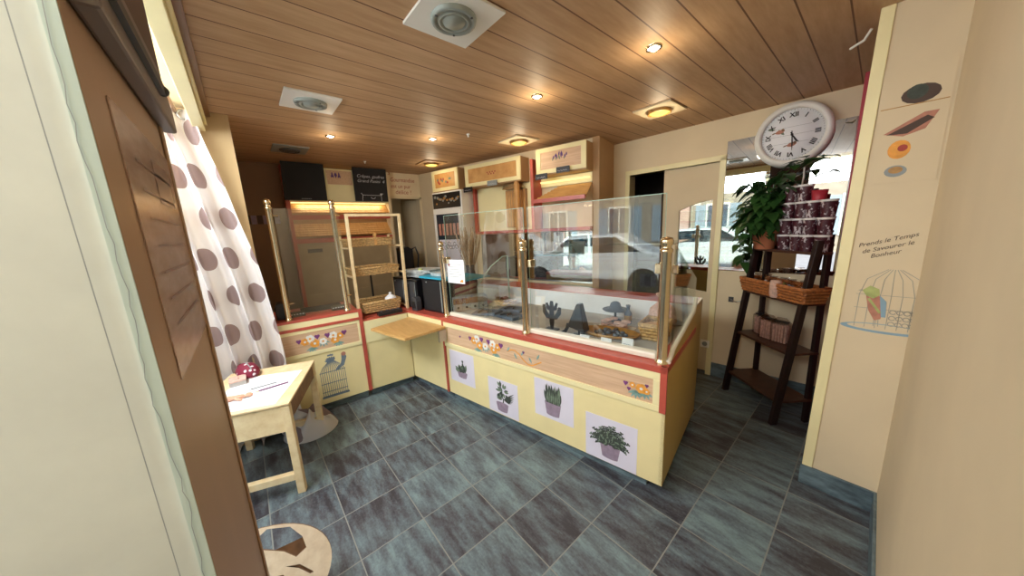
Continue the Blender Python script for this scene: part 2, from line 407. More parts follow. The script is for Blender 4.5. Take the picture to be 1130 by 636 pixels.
mb.prism_y([(.972, 2.13), (.672, 2.13)] + [(p[0], p[1]) for p in arch[2:][::-1]], yA, yB)
mb.build('door_leaf', 'wall_pale', d1)
mb = MB(); mb.prism_y(arch, .047, .049); mb.build('door_pane', 'mirror', d1)
# mirror beside the door
mb = MB(); mb.box(1.07, 1.87, -.008, -.001, 1.11, 2.29); o = mb.build('wall_mirror', 'mirror', None); o.location = (-2.051, 3.436, 0); o.rotation_euler[2] = Wa
tag(o, 'large frameless wall mirror behind the plant and the round clock', 'mirror')
# back wall of the serving area (angled), its end is the tan column
Ba = R(14.9); BL = (-2.054, 2.948, 0)
mb = MB(); mb.box(-3.3, .06, 0, .12, 0, ZC); o = struct(mb.build('wall_back', 'wall_pale')); o.location = BL; o.rotation_euler[2] = Ba
mb = MB(); mb.box(.0, .075, -.02, .53, 0, ZC); o = struct(mb.build('wall_column', 'tan')); o.location = BL; o.rotation_euler[2] = Ba
# left wall with a doorway at its far end
XL = -4.75
mb = MB(); mb.box(XL - .1, XL, -.3, 1.69, 0, ZC)
struct(mb.build('wall_left', 'wall_brown'))
mb = MB(); mb.box(XL - .1, XL, 1.69, 1.74, 0, ZC); mb.box(XL - .1, XL, 1.74, 2.2, 2.146, ZC); mb.box(XL - .1, XL, 2.2, 2.5, 0, ZC); struct(mb.build('wall_left_far', 'wall'))
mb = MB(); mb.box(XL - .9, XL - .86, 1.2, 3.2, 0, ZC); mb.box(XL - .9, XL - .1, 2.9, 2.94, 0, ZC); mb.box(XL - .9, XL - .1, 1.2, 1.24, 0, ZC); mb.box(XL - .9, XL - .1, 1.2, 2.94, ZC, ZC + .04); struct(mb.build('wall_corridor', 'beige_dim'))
mb = MB(); mb.box(XL, XL + .012, 1.72, 1.76, 0, 2.146); mb.box(XL, XL + .012, 2.2, 2.25, 0, 2.16); mb.box(XL, XL + .012, 1.72, 2.25, 2.13, 2.17); struct(mb.build('trim_doorway', 'wall_pale'))
mb = MB()
for i in range(9): mb.box(XL + .001, XL + .006, -.1 + i * .055, -.05 + i * .055, 1.80, 1.90, i % 2)
struct(mb.build('trim_tile_border', ['print_purple', 'ink']))
# front wall: pillar, lintel, window bay, brown frame, entrance plaster
mb = MB(); mb.box(-5.1, -3.13, -.3, .063, 0, ZC); struct(mb.build('wall_front_pillar', 'pillar'))
mb = MB(); mb.box(-3.3, -3.18, -1.15, -.3, 0, ZC); struct(mb.build('wall_window_bay', 'wall_pale'))
mb = MB(); mb.box(-3.13, -.9, -.13, -.07, 2.37, ZC); mb.box(-3.13, -.9, -.07, -.055, 2.41, 2.43); mb.box(-3.13, -.9, -.07, -.062, 2.46, 2.499); struct(mb.build('trim_window_lintel', 'cream_light', bevel=.003))
mb = MB(); mb.box(-3.13, -.9, -.07, -.03, 2.47, 2.4995); struct(mb.build('trim_ceiling_edge', 'brown_edge'))
mb = MB(); mb.box(-.86, -.4401, -.089, -.08, 0, 1.9); mb.box(-.86, -.84, -.08, -.076, 0, 1.9)
fr = struct(mb.build('trim_door_frame', 'brown_frame', bevel=.003))
mb = MB(); mb.box(-.90, -.86, -.13, -.083, 0, 1.9); struct(mb.build('trim_door_frame_edge', 'brown_edge', bevel=.003))
mb = MB(); mb.box(-.90, -.40, -.14, -.066, 1.9, ZC - .002); struct(mb.build('trim_door_head', 'maroon_dark', bevel=.003))
mb = MB(); mb.box(-.86, -.44, -1.05, -.0895, 0, ZC - .004)
struct(mb.build('wall_entrance_left', 'plaster'))
mb = MB(); mb.box(-.4398, -.437, -.0897, -.0802, 0, 2.4); struct(mb.build('trim_bare_plaster', 'plaster_cool'))
mb = MB(); y = -.108; pts = []; 
r2 = random.Random(3)
for i in range(110):
    z = .4 + i * .014; pts.append((-.087 + r2.uniform(-.0013, .0013) - .0016 * math.sin(i * .35), z))
pn = Pen(mb, (-.4365, 0, 0), (0, 1, 0), (0, 0, 1), (1, 0, 0), .0004); pn.stroke(pts, .0006, 0); pn.stroke([(-.104, .0), (-.104, 2.4)], .0008, 0); struct(mb.build('trim_plaster_crack', 'grey'))
# shop window
win = thing('window_1', None, None, (-.9, -1.05, 0)); win['kind'] = 'structure'
mb = MB(); mb.box(-2.28, 0.04, -.03, .03, 0, .12); mb.box(-2.28, .04, -.03, .03, 2.42, ZC); mb.box(-2.28, -2.23, -.03, .03, .12, 2.42); mb.box(-.01, .04, -.03, .03, .12, 2.42)
mb.build('window_frame', 'brown_edge', win)
mb = MB(); mb.box(-2.23, -.01, -.004, .004, .12, 2.42); mb.build('window_pane', 'glass', win)

# door closer and plastic sleeve on the brown frame
t = thing('door_closer', 'grey metal door closer at the top of the brown door frame', 'door closer', (-.65, -.08, 1.8))
mb = MB(); mb.prism_y([(-.23, .005), (.19, .005), (.19, .088), (-.15, .088), (-.23, .04)], .0005, .02); mb.build('body', 'grey_closer', t, bevel=.004)
mb = MB(); mb.box(-.1, .16, .02, .026, .03, .045); mb.ball((-.1, .023, .037), .008); mb.build('arm', 'dark_grey', t)
t = thing('plastic_sleeve', 'clear punched plastic sleeve with a notice on the brown door frame', 'plastic sleeve', (-.69, -.0785, 1.6))
mb = MB(); mb.box(-.165, .175, -.0012, 0, -.155, .15); mb.build('sleeve', 'sleeve', t)
mb = MB(); pn = Pen(mb, (0, 0, 0), (1, 0, 0), (0, 0, 1), (0, 1, 0), .0008)
for i in range(11): pn.fill([(-.142, -.215 + i * .032), (-.136, -.215 + i * .032), (-.136, -.202 + i * .032), (-.142, -.202 + i * .032)][::-1])
mb.build('punch_hole', 'gold', t)
mb = MB(); pn = Pen(mb, (0, 0, 0), (1, 0, 0), (0, 0, 1), (0, 1, 0), .0008)
for i in range(7):
    z = .10 - i * .033; pn.stroke([(-.10, z), (.12, z)], .003, 0)
pn.fill([(-.1, .06), (.02, .06), (.02, .12), (-.1, .12)][::-1], 1)
mb.build('printed_lines', ['sleeve_line', 'sleeve_line'], t)

# ---------------------------------------------------------------- ceiling fittings
def speaker(cx, cy, s, label, mats, rz=0):
    t = thing('ceiling_speaker', label, 'ceiling speaker', (cx, cy, ZC), rz, 'round grilles on square plates in the ceiling')
    mb = MB(); mb.box(-s, s, -s, s, -.012, -.0005); mb.build('plate', mats[0], t, bevel=.002)
    mb = MB(); f = s / .155; mb.lathe([(.095 * f, -.012), (.092 * f, -.026), (.078 * f, -.03), (.074 * f, -.022), (.066 * f, -.022), (.063 * f, -.03), (.055 * f, -.03), (.052 * f, -.023), (.046 * f, -.023), (.043 * f, -.03), (.001, -.032)], seg=28)
    mb.build('grille', mats[1], t); 
    for k in range(3):
        mb = MB(); a = R(30 + 120 * k); mb.lathe([(.006, -.024), (.006, -.03), (.0005, -.031)], (.082 * f * math.cos(a), .082 * f * math.sin(a), 0), 8); mb.build('screw', 'dark_grey', t)
    return t
speaker(-1.275, .828, .158, 'grey round ceiling grille on white square plate nearest the window lintel, largest in view', ('white', 'vent_grey'))
speaker(-2.556, .489, .158, 'grey round ceiling grille on white plate, middle one of three', ('white', 'vent_grey'))
speaker(-3.945, .508, .148, 'dark ceiling grille on a shaded plate before the blank black board', ('grey', 'dark_grey'))  # grey materials put its shade into plate and grille colours
lampL = ['round lit ceiling lamp on a square plate above the sliding door side', 'round lit ceiling lamp before the middle wall cabinet', 'round lit ceiling lamp in the far corner near the doorway']
for (cx, cy, lb) in ((-1.272, 2.74, lampL[0]), (-2.53, 2.33, lampL[1]), (-3.905, 2.03, lampL[2])):
    t = thing('ceiling_lamp', lb, 'ceiling lamp', (cx, cy, ZC), 0, 'round lamps on square plates')
    s = .152
    mb = MB(); mb.box(-s, s, -s, s, -.012, -.0005); mb.build('plate', 'tan' if cx < -3 else 'wall', t, bevel=.002)
    mb = MB(); mb.lathe([(.094, -.012), (.092, -.03), (.08, -.034), (.078, -.026), (.0781, -.02)], seg=28); mb.build('rim', 'gold', t)
    mb = MB(); mb.lathe([(.078, -.022), (.06, -.034), (.03, -.038), (.001, -.039)], seg=24); mb.build('lens', 'lamp_glow', t)
spL = ['small lit spotlight in the ceiling right above the front counter', 'small lit spotlight in the middle of the ceiling', 'small lit spotlight in the ceiling before the bread shelves', 'small lit spotlight in the ceiling between mid counter and far lamp']
for (cx, cy), lb in zip(((-.872, 1.789), (-1.649, 1.707), (-3.298, .747), (-2.917, 1.555)), spL):
    t = thing('ceiling_spotlight', lb, 'spotlight', (cx, cy, ZC), 0, 'small recessed ceiling spotlights')
    mb = MB(); mb.lathe([(.042, -.0005), (.04, -.009), (.032, -.01), (.029, -.004)], seg=20); mb.build('ring', 'brass', t)
    mb = MB(); mb.lathe([(.029, -.005), (.02, -.009), (.001, -.010)], seg=16); mb.build('bulb', 'spot_glow', t)
for (cx, cy), lb in zip(((-2.62, 1.769), (-4.176, 1.285)), ('tiny white ceiling nozzle beside the middle lamp', 'tiny white ceiling nozzle before the chalkboard')):
    mb = MB(); mb.lathe([(.016, -.0005), (.014, -.008), (.006, -.012), (.006, -.028), (.001, -.03)], (0, 0, 0), 12); o = mb.build('ceiling_nozzle', 'white'); o.location = (cx, cy, ZC); tag(o, lb, 'nozzle', 'tiny ceiling nozzles')
mb = MB(); mb.tube([(-.13, 2.47, 2.47), (-.15, 2.5, 2.44), (-.20, 2.56, 2.44)], .006); tag(mb.build('wall_hook', 'white'), 'small white hook sticking out at the top of the passage wall', 'hook')

# ---------------------------------------------------------------- flower decals
def flowers(mb, O, U, V, items, lift=.002):
    pn = Pen(mb, O, U, V, None, lift)
    for (u, v, kind, s) in items:
        if kind == 'o' or kind == 'w':
            mi = 0 if kind == 'o' else 1
            for k in range(6): a = R(60 * k + 10); pn.circle(u + s * .55 * math.cos(a), v + s * .55 * math.sin(a), s * .5, mi, lift + .0002 * (k % 3))
            pn.circle(u, v, s * .3, 0 if kind == 'w' else 1, lift + .001)
        elif kind == 'v':
            pn.circle(u - s * .4, v + s * .35, s * .5, 2); pn.circle(u + s * .4, v + s * .35, s * .5, 2, lift + .0003); pn.fill([(u - s * .85, v + s * .2), (u, v - s), (u + s * .85, v + s * .2)], 2, lift + .0006)
        elif kind == 'l':
            for k in range(5): pn.leaf(u, v, -150 + 30 * k, s * 1.8, s * .5, 3, lift - .0006)
        elif kind == 's':
            pn.stroke([(u + i * s * .4, v + .35 * s * math.sin(i * .9) - i * s * .05) for i in range(9)], s * .09, 0, lift)
            for k in range(5): pn.leaf(u + k * s * .7, v, 60 * (-1) ** k, s * .5, s * .16, 3, lift)
    return mb
FLW = ['orange', 'petal_white', 'petal_violet', 'teal_leaf']
bunch = [(-.20, .02, 'v', .022), (-.155, .01, 'o', .032), (-.115, .03, 'w', .034), (-.085, -.02, 'o', .036), (-.06, .035, 'v', .024), (-.02, -.01, 'l', .035), (.02, .03, 'v', .026), (.065, .02, 'w', .034), (.075, -.025, 'o', .034), (.12, .005, 'o', .03), (.155, .025, 'v', .026), (-.02, -.015, 'w', .03), (-.11, -.05, 'l', .03), (.1, -.05, 'l', .03)]

# ---------------------------------------------------------------- front display counter
CA = R(9.8); CO = (-.661, 1.63, 0)
ctr = thing('display_counter', 'long cream bakery display counter with glass front and plant stickers', 'display counter', CO, CA)
X0 = -1.912
mb = MB(); mb.box(X0, -.10, .05, .95, 0, .08); mb.build('plinth', 'plinth', ctr)
side = [(0, .08), (.965, .08), (1.05, 1.0), (.80, 1.0), (.74, .955), (.14, .87), (.06, .82), (0, .81)]
mb = MB(); mb.prism_x([(.0, .08), (.02, .08), (.02, .56), (0, .56)], X0, -.001); mb.build('lower_panel', 'cream', ctr)
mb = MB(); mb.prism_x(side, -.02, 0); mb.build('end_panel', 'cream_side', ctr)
# drawer-front band
mb = MB(); mb.box(X0, -.03, -.014, 0, .745, .79); mb.box(X0, -.03, -.014, 0, .555, .592); mb.box(-.066, -.03, -.014, 0, .592, .745); mb.box(X0, X0 + .04, -.014, 0, .592, .745)
band = mb.build('band_frame', 'cream_light', ctr, bevel=.002)
mb = MB(); mb.box(X0 + .04, -.066, -.006, 0, .592, .745); ins = mb.build('oak_inlay', 'oak', ctr)
mb = MB(); flowers(mb, (-1.36, -.006, .672), (1, 0, 0), (0, 0, 1), bunch + [(.22, -.005, 's', .1), (.38, .02, 'v', .012), (-.33, .01, 'v', .012)])
d = mb.build('flower_decal', FLW, ins); d['label'] = 'bunch of orange, white and violet flowers painted on the oak inlay'
mb = MB(); flowers(mb, (-.16, -.006, .655), (1, 0, 0), (0, 0, 1), [(.03, .01, 'o', .03), (-.02, .02, 'o', .018), (.06, .0, 'o', .018), (-.06, .02, 'v', .016), (-.04, -.01, 'v', .013), (.0, -.01, 'l', .03), (.05, .0, 'l', .03), (.06, .035, 'v', .012)])
d = mb.build('flower_decal', FLW, ins); d['label'] = 'small orange and violet flowers at the right end of the oak inlay'
mb = MB(); mb.box(-.03, .004, -.017, .0, .555, .83); mb.build('red_corner_strip', 'red', ctr)
mb = MB(); mb.box(X0, .004, -.017, .80, .79, .83); mb.build('worktop', 'red', ctr, bevel=.003)
mb = MB(); mb.box(X0, -.02, .80, 1.06, .96, 1.0); mb.build('rear_worktop', 'red', ctr, bevel=.003)
mb = MB(); mb.box(X0, -.02, .78, .80, .83, .995); mb.build('display_back', 'paper', ctr)
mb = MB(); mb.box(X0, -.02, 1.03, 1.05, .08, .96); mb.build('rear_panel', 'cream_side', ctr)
mb = MB(); mb.box(X0 + .02, -.075, .055, .10, .83, .868); mb.build('glass_rail', 'alu', ctr, bevel=.01)
mb = MB(); mb.box(X0 + .02, -.075, .105, .78, .8305, .836); mb.build('display_deck', 'pave', ctr)
trimp = [(.03, .842), (.075, .86), (.12, .885), (.70, .965), (.755, 1.02), (.775, 1.06)]
mb = MB(); mb.tube([(-.004, y, z) for y, z in trimp], .013, 8); mb.build('end_glass_trim', 'alu', ctr)
mb = MB(); mb.prism_x([(.09, .88), (.12, .892), (.70, .97), (.755, 1.03), (.76, 1.2), (.09, 1.48)], -.012, -.006); mb.build('end_glass', 'glass', ctr)
for i, (a, b) in enumerate(((X0 + .02, -1.0), (-.965, -.06))):
    mb = MB(); mb.add([(a, .085, .862), (b, .085, .862), (b, .085, 1.745), (a, .085, 1.745)], [(0, 1, 2, 3)]); g = mb.build('front_glass', 'glass', ctr)
    mb = MB(); mb.box(a, b, .083, .087, 1.7435, 1.7465); mb.box(b - .002, b, .083, .087, .862, 1.7435); mb.box(a, a + .002, .083, .087, .862, 1.7435); mb.build('glass_edge', 'glass_edge', g)
mb = MB(); mb.prism_z([(-.40, .12), (-.02, .12), (-.02, .55)], 1.478, 1.484); mb.build('corner_glass_shelf', 'glass', ctr)
def post(mb, x, y, z0, z1, r):
    mb.lathe([(r * 1.35, z0), (r * 1.35, z0 + .012), (r * 1.05, z0 + .02), (r, z0 + .03), (r, z1 - .085), (r * 1.2, z1 - .08), (r * 1.2, z1 - .066), (r * .9, z1 - .06), (r * .85, z1 - .05), (r * 1.15, z1 - .038), (r * 1.22, z1 - .022), (r * .95, z1 - .006), (.001, z1)], (x, y, 0), 20)
for px, r in ((-1.912 + .0, .021), (-.982, .024), (-.04, .027)):
    mb = MB(); post(mb, px, .04, .83, 1.525, r); p = mb.build('brass_post', 'brass', ctr)
    for sgn in (-1, 1):
        if (px < -1.8 and sgn < 0) : continue
        mb = MB()
        if px > -.1 and sgn > 0: mb.box(px + r, px + r + .03, .05, .075, 1.33, 1.375)
        else: mb.box(px + sgn * (r + .014) - .017, px + sgn * (r + .014) + .017, .052, .102, 1.325, 1.38)
        mb.build('glass_clamp', 'brass', p, bevel=.004)
# stickers
def sticker(x0, x1, z0, z1, kind, lab):
    w, h = x1 - x0, z1 - z0
    mb = MB(); mb.box(x0, x1, -.0012, 0, z0, z1); s = mb.build('plant_sticker', 'lilac_paper', ctr); s['label'] = lab
    mb = MB(); pn = Pen(mb, ((x0 + x1) / 2, -.0012, z0), (1, 0, 0), (0, 0, 1), None, .0006)
    def pot(cx, base, pw, ph):
        pn.fill([(cx - pw * .38, base), (cx + pw * .38, base), (cx + pw * .5, base + ph), (cx - pw * .5, base + ph)], 2); pn.circle(cx, base + ph, pw * .5, 2, .0008, 16, .18); pn.circle(cx, base + .002, pw * .38, 2, .0005, 16, .2)
    q = random.Random(len(lab))
    if kind == 'succulent':
        pot(0, h * .2, w * .42, h * .16)
        for k in range(14): pn.leaf(q.uniform(-.05, .05), h * .38, 15 + 150 * k / 13, h * (.16 + .12 * math.sin(math.pi * k / 13)), .035, k % 2, .001 + .0001 * k)
        pn.leaf(0.01, h * .55, 80, h * .16, .02, 0, .0024); pn.circle(.015, h * .72, .012, 0, .002)
    elif kind == 'bonsai':
        pot(-.01, h * .10, w * .42, h * .22)
        pn.stroke([(0, h * .32), (.005, h * .45), (-.01, h * .55)], .012, 0)
        for k in range(26):
            a = q.uniform(0, 360); rr = q.uniform(0, .055); pn.leaf(.0 + rr * math.cos(R(a)), h * .68 + rr * .9 * math.sin(R(a)), a, .045, .022, k % 2, .001 + .00006 * k)
        for k in range(8): pn.leaf(.01, h * .46, -20 + k * 8, .07 + .01 * k, .012, 0, .0012)
        for k in range(5): pn.leaf(-.01, h * .44, 130 + k * 12, .06, .02, 1, .0012)
    elif kind == 'snake':
        pot(-.005, h * .12, w * .42, h * .33)
        for k in range(17):
            f = k / 16; pn.leaf(-.055 + .105 * f, h * .43, 97 - 14 * f, h * (.28 + .24 * q.random()), .024, (k % 3 == 0) * 1 if k % 2 else 0, .001 + .00007 * k, bend=q.uniform(-6, 6))
        for k in range(9): f = k / 8; pn.leaf(-.05 + .1 * f, h * .44, 95 - 10 * f, h * (.2 + .2 * q.random()), .010, 1, .0026 + .00005 * k)
    else:
        pot(0.0, h * .12, w * .40, h * .30)
        for k in range(19):
            a = 20 + 140 * k / 18; ln = h * (.30 + .14 * q.random()); x, y = .0, h * .42; pts = []
            for i in range(9):
                t_ = i / 8; b = R(a - (a - 90) * -.9 * t_ ); pts.append((x, y)); x += ln / 8 * math.cos(b); y += ln / 8 * math.sin(b)
            pn.stroke(pts, .006, 0, .001)
            for i in range(1, 9):
                for sg in (-1, 1): pn.leaf(pts[i][0], pts[i][1], a + sg * 60, .032 * (1.1 - i / 12), .012, (k + i) % 4 == 0, .0012 + .00005 * k)
    mb.build('plant_print', ['print_dark', 'print_green', 'print_purple'], s)
sticker(-1.87, -1.545, .222, .527, 'succulent', 'white square sticker of a small succulent, leftmost on the counter')
sticker(-1.38, -1.06, .086, .395, 'bonsai', 'white square sticker of a leafy branching plant in a pale pot')
sticker(-.895, -.57, .228, .523, 'snake', 'white square sticker of upright sword leaves in a mauve pot')
sticker(-.48, -.145, .082, .394, 'fern', 'white square sticker of a bushy fern in a mauve pot')
# notice sheet taped inside the left glass
t = thing('notice_sheet', 'white printed notice sheet taped to the left counter glass', 'notice', CO, CA)
mb = MB(); mb.box(-1.90, -1.665, .078, .0795, 1.145, 1.358); sh = mb.build('sheet', 'paper', t)
mb = MB(); pn = Pen(mb, (-1.90, .078, 1.145), (1, 0, 0), (0, 0, 1), None, .0008)
for i in range(6): pn.stroke([(.03, .17 - i * .022), (.2 - .03 * (i % 2), .17 - i * .022)], .003, 0)
pn.circle(.035, .165, .012, 1); pn.circle(.2, .025, .014, 2); pn.circle(.18, .02, .009, 2)
mb.build('printed_text', ['grey', 'ink_red', 'orange'], sh)

# ---------------------------------------------------------------- corner unit
LA = R(85.7); LO = (-3.126, 1.193, 0)
cor = thing('corner_counter', 'cream corner counter unit with red edging between the two counters', 'counter', LO, 0)
def toL(x, y):  # left-counter local -> corner local (world offset)
    c, s = math.cos(LA), math.sin(LA); return (x * c - y * s, x * s + y * c)
def toF(x, y):  # front-counter local -> corner local
    c, s = math.cos(CA), math.sin(CA); return (CO[0] + x * c - y * s - LO[0], CO[1] + x * s + y * c - LO[1])
fx0 = -2.50
def slab(mb, yo, yi, z0, z1, ml=-.43, mr=-1.93, mi=0):
    """two boxes meeting in the corner: yo outer, yi inner depth"""
    a = [toL(ml, yo), toL(0 if yo >= 0 else yo, yo), toL(.0, yi), toL(ml, yi)]
    b = [toF(fx0 - .02, yo), toF(mr, yo), toF(mr, yi), toF(fx0 - .02, yi)]
    for q in (a, b): mb.prism_z(q, z0, z1, mi)
mb = MB(); slab(mb, .0, .018, .08, .575); mb.build('lower_panel', 'cream', cor)
mb = MB(); slab(mb, .05, .07, 0, .08); mb.build('plinth', 'plinth', cor)
mb = MB(); slab(mb, -.010, .018, .575, .79); mb.build('band', 'cream_light', cor)
mb = MB()
mb.prism_z([toL(-.463, -.016), toL(-.432, -.016), toL(-.432, .02), toL(-.463, .02)], .08, .92); mb.build('red_edge_strip', 'red', cor)
mb = MB(); mb.prism_z([toF(-1.934, -.016), toF(-1.914, -.016), toF(-1.914, .02), toF(-1.934, .02)], .08, .83); mb.build('red_edge_strip', 'red', cor)
top = [toL(-.432, .006), toF(fx0 - .03, .006), toF(-1.934, .006), toF(-1.934, .75), toF(-2.75, .9), toL(.55, .75), toL(-.432, .6)]
mb = MB(); mb.prism_z(top, .785, .812); mb.build('worktop', 'red', cor, bevel=.002)
t = thing('corner_shelf', 'light wooden shelf board across the counter corner', 'shelf', LO, 0)
q = [toF(fx0 + .02, -.006), toF(-1.87, -.02), toF(-1.90, -.42), toF(fx0 + .055, -.44)]
mb = MB(); mb.prism_z(q, .728, .752); mb.build('board', 'beech', t, bevel=.003)
mb = MB(); q = [toF(-1.885, -.10), toF(-1.865, -.10), toF(-1.865, -.02), toF(-1.885, -.02)]; mb.prism_z(q, .62, .728); mb.box(*[0] * 6) if False else None
mb.build('bracket', 'steel', t)

# ---------------------------------------------------------------- left counter
lc = thing('side_counter', 'cream side counter by the curtain with birdcage print and tall brass posts', 'counter', LO, LA)
LX0, LX1 = -1.128, -.464
mb = MB(); mb.box(LX0, LX1, .05, .5, 0, .08); mb.build('plinth', 'plinth', lc)
mb = MB(); mb.box(LX0, LX1, 0, .02, .08, .575); mb.box(LX0, LX0 + .02, .02, .55, .08, .895); mb.build('lower_panel', 'cream', lc)
mb = MB(); mb.box(LX0, LX1, -.012, 0, .575, .61); mb.box(LX0, LX1, -.012, 0, .79, .82); mb.box(LX1 - .02, LX1, -.012, 0, .61, .79); mb.box(LX0, LX0 + .03, -.012, 0, .61, .79); mb.build('band_frame', 'cream_light', lc, bevel=.002)
mb = MB(); mb.box(LX0 + .03, LX1 - .02, -.006, 0, .61, .79); ins = mb.build('oak_inlay', 'oak', lc)
mb = MB(); flowers(mb, (-.76, -.006, .70), (1, 0, 0), (0, 0, 1), bunch); mb.build('flower_decal', FLW, ins)
mb = MB(); mb.box(LX0, LX1, -.02, .02, .82, .845); mb.box(LX0, LX1, -.014, .55, .895, .917); mb.build('worktop', 'red', lc, bevel=.002)
mb = MB(); mb.box(LX0, LX1, -.010, .02, .845, .895); mb.build('cream_rail', 'cream_light', lc)
for px in (-.998, -.545):
    mb = MB(); post(mb, px, .03, .917, 1.935, .0215); p = mb.build('tall_brass_post', 'brass', lc)
    for z in (1.80, 1.06):
        mb = MB(); mb.tube([(px, .03, z), (px + .055, .045, z)], .007); mb.build('glass_peg', 'brass', p)
mb = MB(); mb.add([(-.97, .052, .93), (-.50, .052, .93), (-.50, .052, 1.86), (-.97, .052, 1.86)], [(0, 1, 2, 3)]); mb.build('front_glass', 'glass', lc)
mb = MB(); pn = Pen(mb, (-.745, -.0005, .13), (1, 0, 0), (0, 0, 1), None, .001)
for i in range(13): u = -.1 + i * .2 / 12; pn.stroke([(u, .02), (u, .25), (u * .75, .30), (u * .15, .355)], .0045, 0)
for z in (.02, .06, .14, .25): pn.stroke([(-.105, z), (.105, z)], .007, 0, .0012)
pn.fill([(-.115, 0), (.115, 0), (.11, .02), (-.11, .02)], 0); pn.stroke([(-.012, .35), (.012, .35), (.0, .38), (.015, .40), (0, .42)], .006, 0)
for k in range(7): pn.leaf(-.005, .345, 30 + 22 * k, .05, .02, 0, .0013 + .0001 * k)
pn.fill([(-.03, .36), (.03, .36), (.034, .385), (-.034, .385)], 0, .0014); pn.fill([(-.025, .40), (.025, .40), (.022, .415), (-.022, .415)], 0, .0014)
pn.fill([(.065, .27), (.10, .28), (.13, .36), (.115, .40), (.09, .39), (.085, .34)], 0, .0016); pn.circle(.108, .392, .02, 1, .0018); pn.leaf(.09, .3, -140, .09, .03, 0, .0019)
d = mb.build('birdcage_print', ['cage_blue', 'bird_red'], lc); d['label'] = 'grey-blue birdcage print with a bird on top'
# things behind the left glass
for x, y, lb in ((-.93, .17, 'small patterned foil card nearest the first tall post'), (-.60, .17, 'small patterned foil card nearest the second tall post')):
    t = thing('patterned_card', lb, 'card', (LO[0], LO[1], 0), LA, 'patterned cards behind the left glass')
    mb = MB(); mb.hexa([(x - .06, y - .04, .917), (x + .06, y - .04, .917), (x + .06, y + .04, .917), (x - .06, y + .04, .917)], [(x - .055, y - .02, .945), (x + .055, y - .02, .945), (x + .055, y + .03, .955), (x - .055, y + .03, .955)]); b = mb.build('card', 'black', t)
    mb = MB()
    for k in range(5): mb.ball((x - .045 + k * .022, y - .025, .938), .009, 0, 8, (1, .6, .7))
    mb.build('foil_pattern', 'silver_paper', b)
mb = MB(); mb.box(-.90, -.55, .24, .5, .917, .924); o = mb.build('slate_mat', 'black_matt'); o.location = LO; o.rotation_euler[2] = LA; tag(o, 'flat black mat lying on the left counter top', 'mat')
t = thing('card_reader', 'dark box with rounded top at the window end of the left counter', 'box', LO, LA)
mb = MB(); mb.prism_y([(-1.08, .917), (-.99, .917), (-.985, 1.02), (-1.0, 1.06), (-1.07, 1.06), (-1.085, 1.02)], .1, .25); mb.build('body', 'black', t, bevel=.006)

# ---------------------------------------------------------------- bread rack with three baskets
rk = thing('bread_rack', 'pale wooden tiered bread rack standing on the corner counter', 'rack', (-3.25, .98, .812))
mb = MB()
YL, YR = -.22, .27
def beam(mb, a, b, w, mi=0):
    a, b = Vector(a), Vector(b); d = (b - a).normalized(); up = Vector((0, 1, 0)) if abs(d.y) < .9 else Vector((0, 0, 1))
    s = d.cross(up).normalized() * w / 2; q = d.cross(s).normalized() * w / 2
    mb.hexa([a - s - q, a + s - q, a + s + q, a - s + q], [b - s - q, b + s - q, b + s + q, b - s + q], mi)
for y in (YL, YR):
    mb = MB(); beam(mb, (0, y, 0), (.04, y, .985), .026); mb.build('upright', 'pine', rk, bevel=.002)
    mb = MB(); beam(mb, (-.33, y, 0), (-.33, y, .80), .022); mb.build('rear_post', 'pine', rk, bevel=.002)
mb = MB(); mb.box(.025, .052, YL - .013, YR + .013, .975, 1.0); mb.build('top_bar', 'pine', rk, bevel=.002)
for z in (.03, .40, .68):
    mb = MB()
    for y in (YL, YR): beam(mb, (-.33, y, z), (z * .04, y, z), .016)
    mb.build('side_rail', 'pine', rk)
def basket(parent, x0, x1, y0, y1, z0, z1, mat='wicker', name='wicker_basket', n=14):
    mb = MB(); e = .02
    b = [(x0 + e, y0 + e), (x1 - e, y0 + e), (x1 - e, y1 - e), (x0 + e, y1 - e)]; tq = [(x0, y0), (x1, y0), (x1, y1), (x0, y1)]
    mb.poly([(p[0], p[1], z0) for p in b][::-1]); mb.poly([(p[0], p[1], z0 + .004) for p in b])
    for i in range(4):
        j = (i + 1) % 4
        rows = 5
        for r_ in range(rows):
            f0, f1 = r_ / rows, (r_ + 1) / rows
            P = lambda k, f: Vector((b[k][0] + (tq[k][0] - b[k][0]) * f, b[k][1] + (tq[k][1] - b[k][1]) * f, z0 + (z1 - z0) * f))
            a, c = P(i, (f0 + f1) / 2), P(j, (f0 + f1) / 2)
            seg = n; pts = []
            nrm = (c - a).cross(Vector((0, 0, 1))).normalized()
            for k in range(seg + 1): pts.append(a.lerp(c, k / seg) + nrm * .004 * (1 if (k + r_) % 2 else -1))
            mb.tube(pts, (z1 - z0) / rows * .52, 6)
        for k in range(0, n, 2):
            p0 = Vector((b[i][0], b[i][1], z0)).lerp(Vector((b[j][0], b[j][1], z0)), k / n); p1 = Vector((tq[i][0], tq[i][1], z1)).lerp(Vector((tq[j][0], tq[j][1], z1)), k / n); mb.tube([p0, p1], .004, 5)
    o = mb.build(name, mat, parent)
    mb = MB(); q = [Vector((p[0], p[1], z1)) for p in tq]; mb.tube(q + [q[0]], .009, 8); mb.build('rim', mat, o)
    return o
basket(rk, -.34, -.06, YL + .005, YR - .06, .69, .765)
basket(rk, -.32, -.03, YL + .005, YR - .03, .40, .475)
basket(rk, -.31, -.01, YL + .05, YR - .06, .018, .125)
mb = MB(); mb.box(-.08, -.055, .03, .055, .70, .82); mb.build('basket_handle', 'honey', rk)
mb = MB(); r3 = random.Random(5)
pts = [(-.07 + .05 * math.cos(a * 1.0), .10 + .06 * math.sin(a * 1.0), .812 + .03 + .06) for a in range(6)]
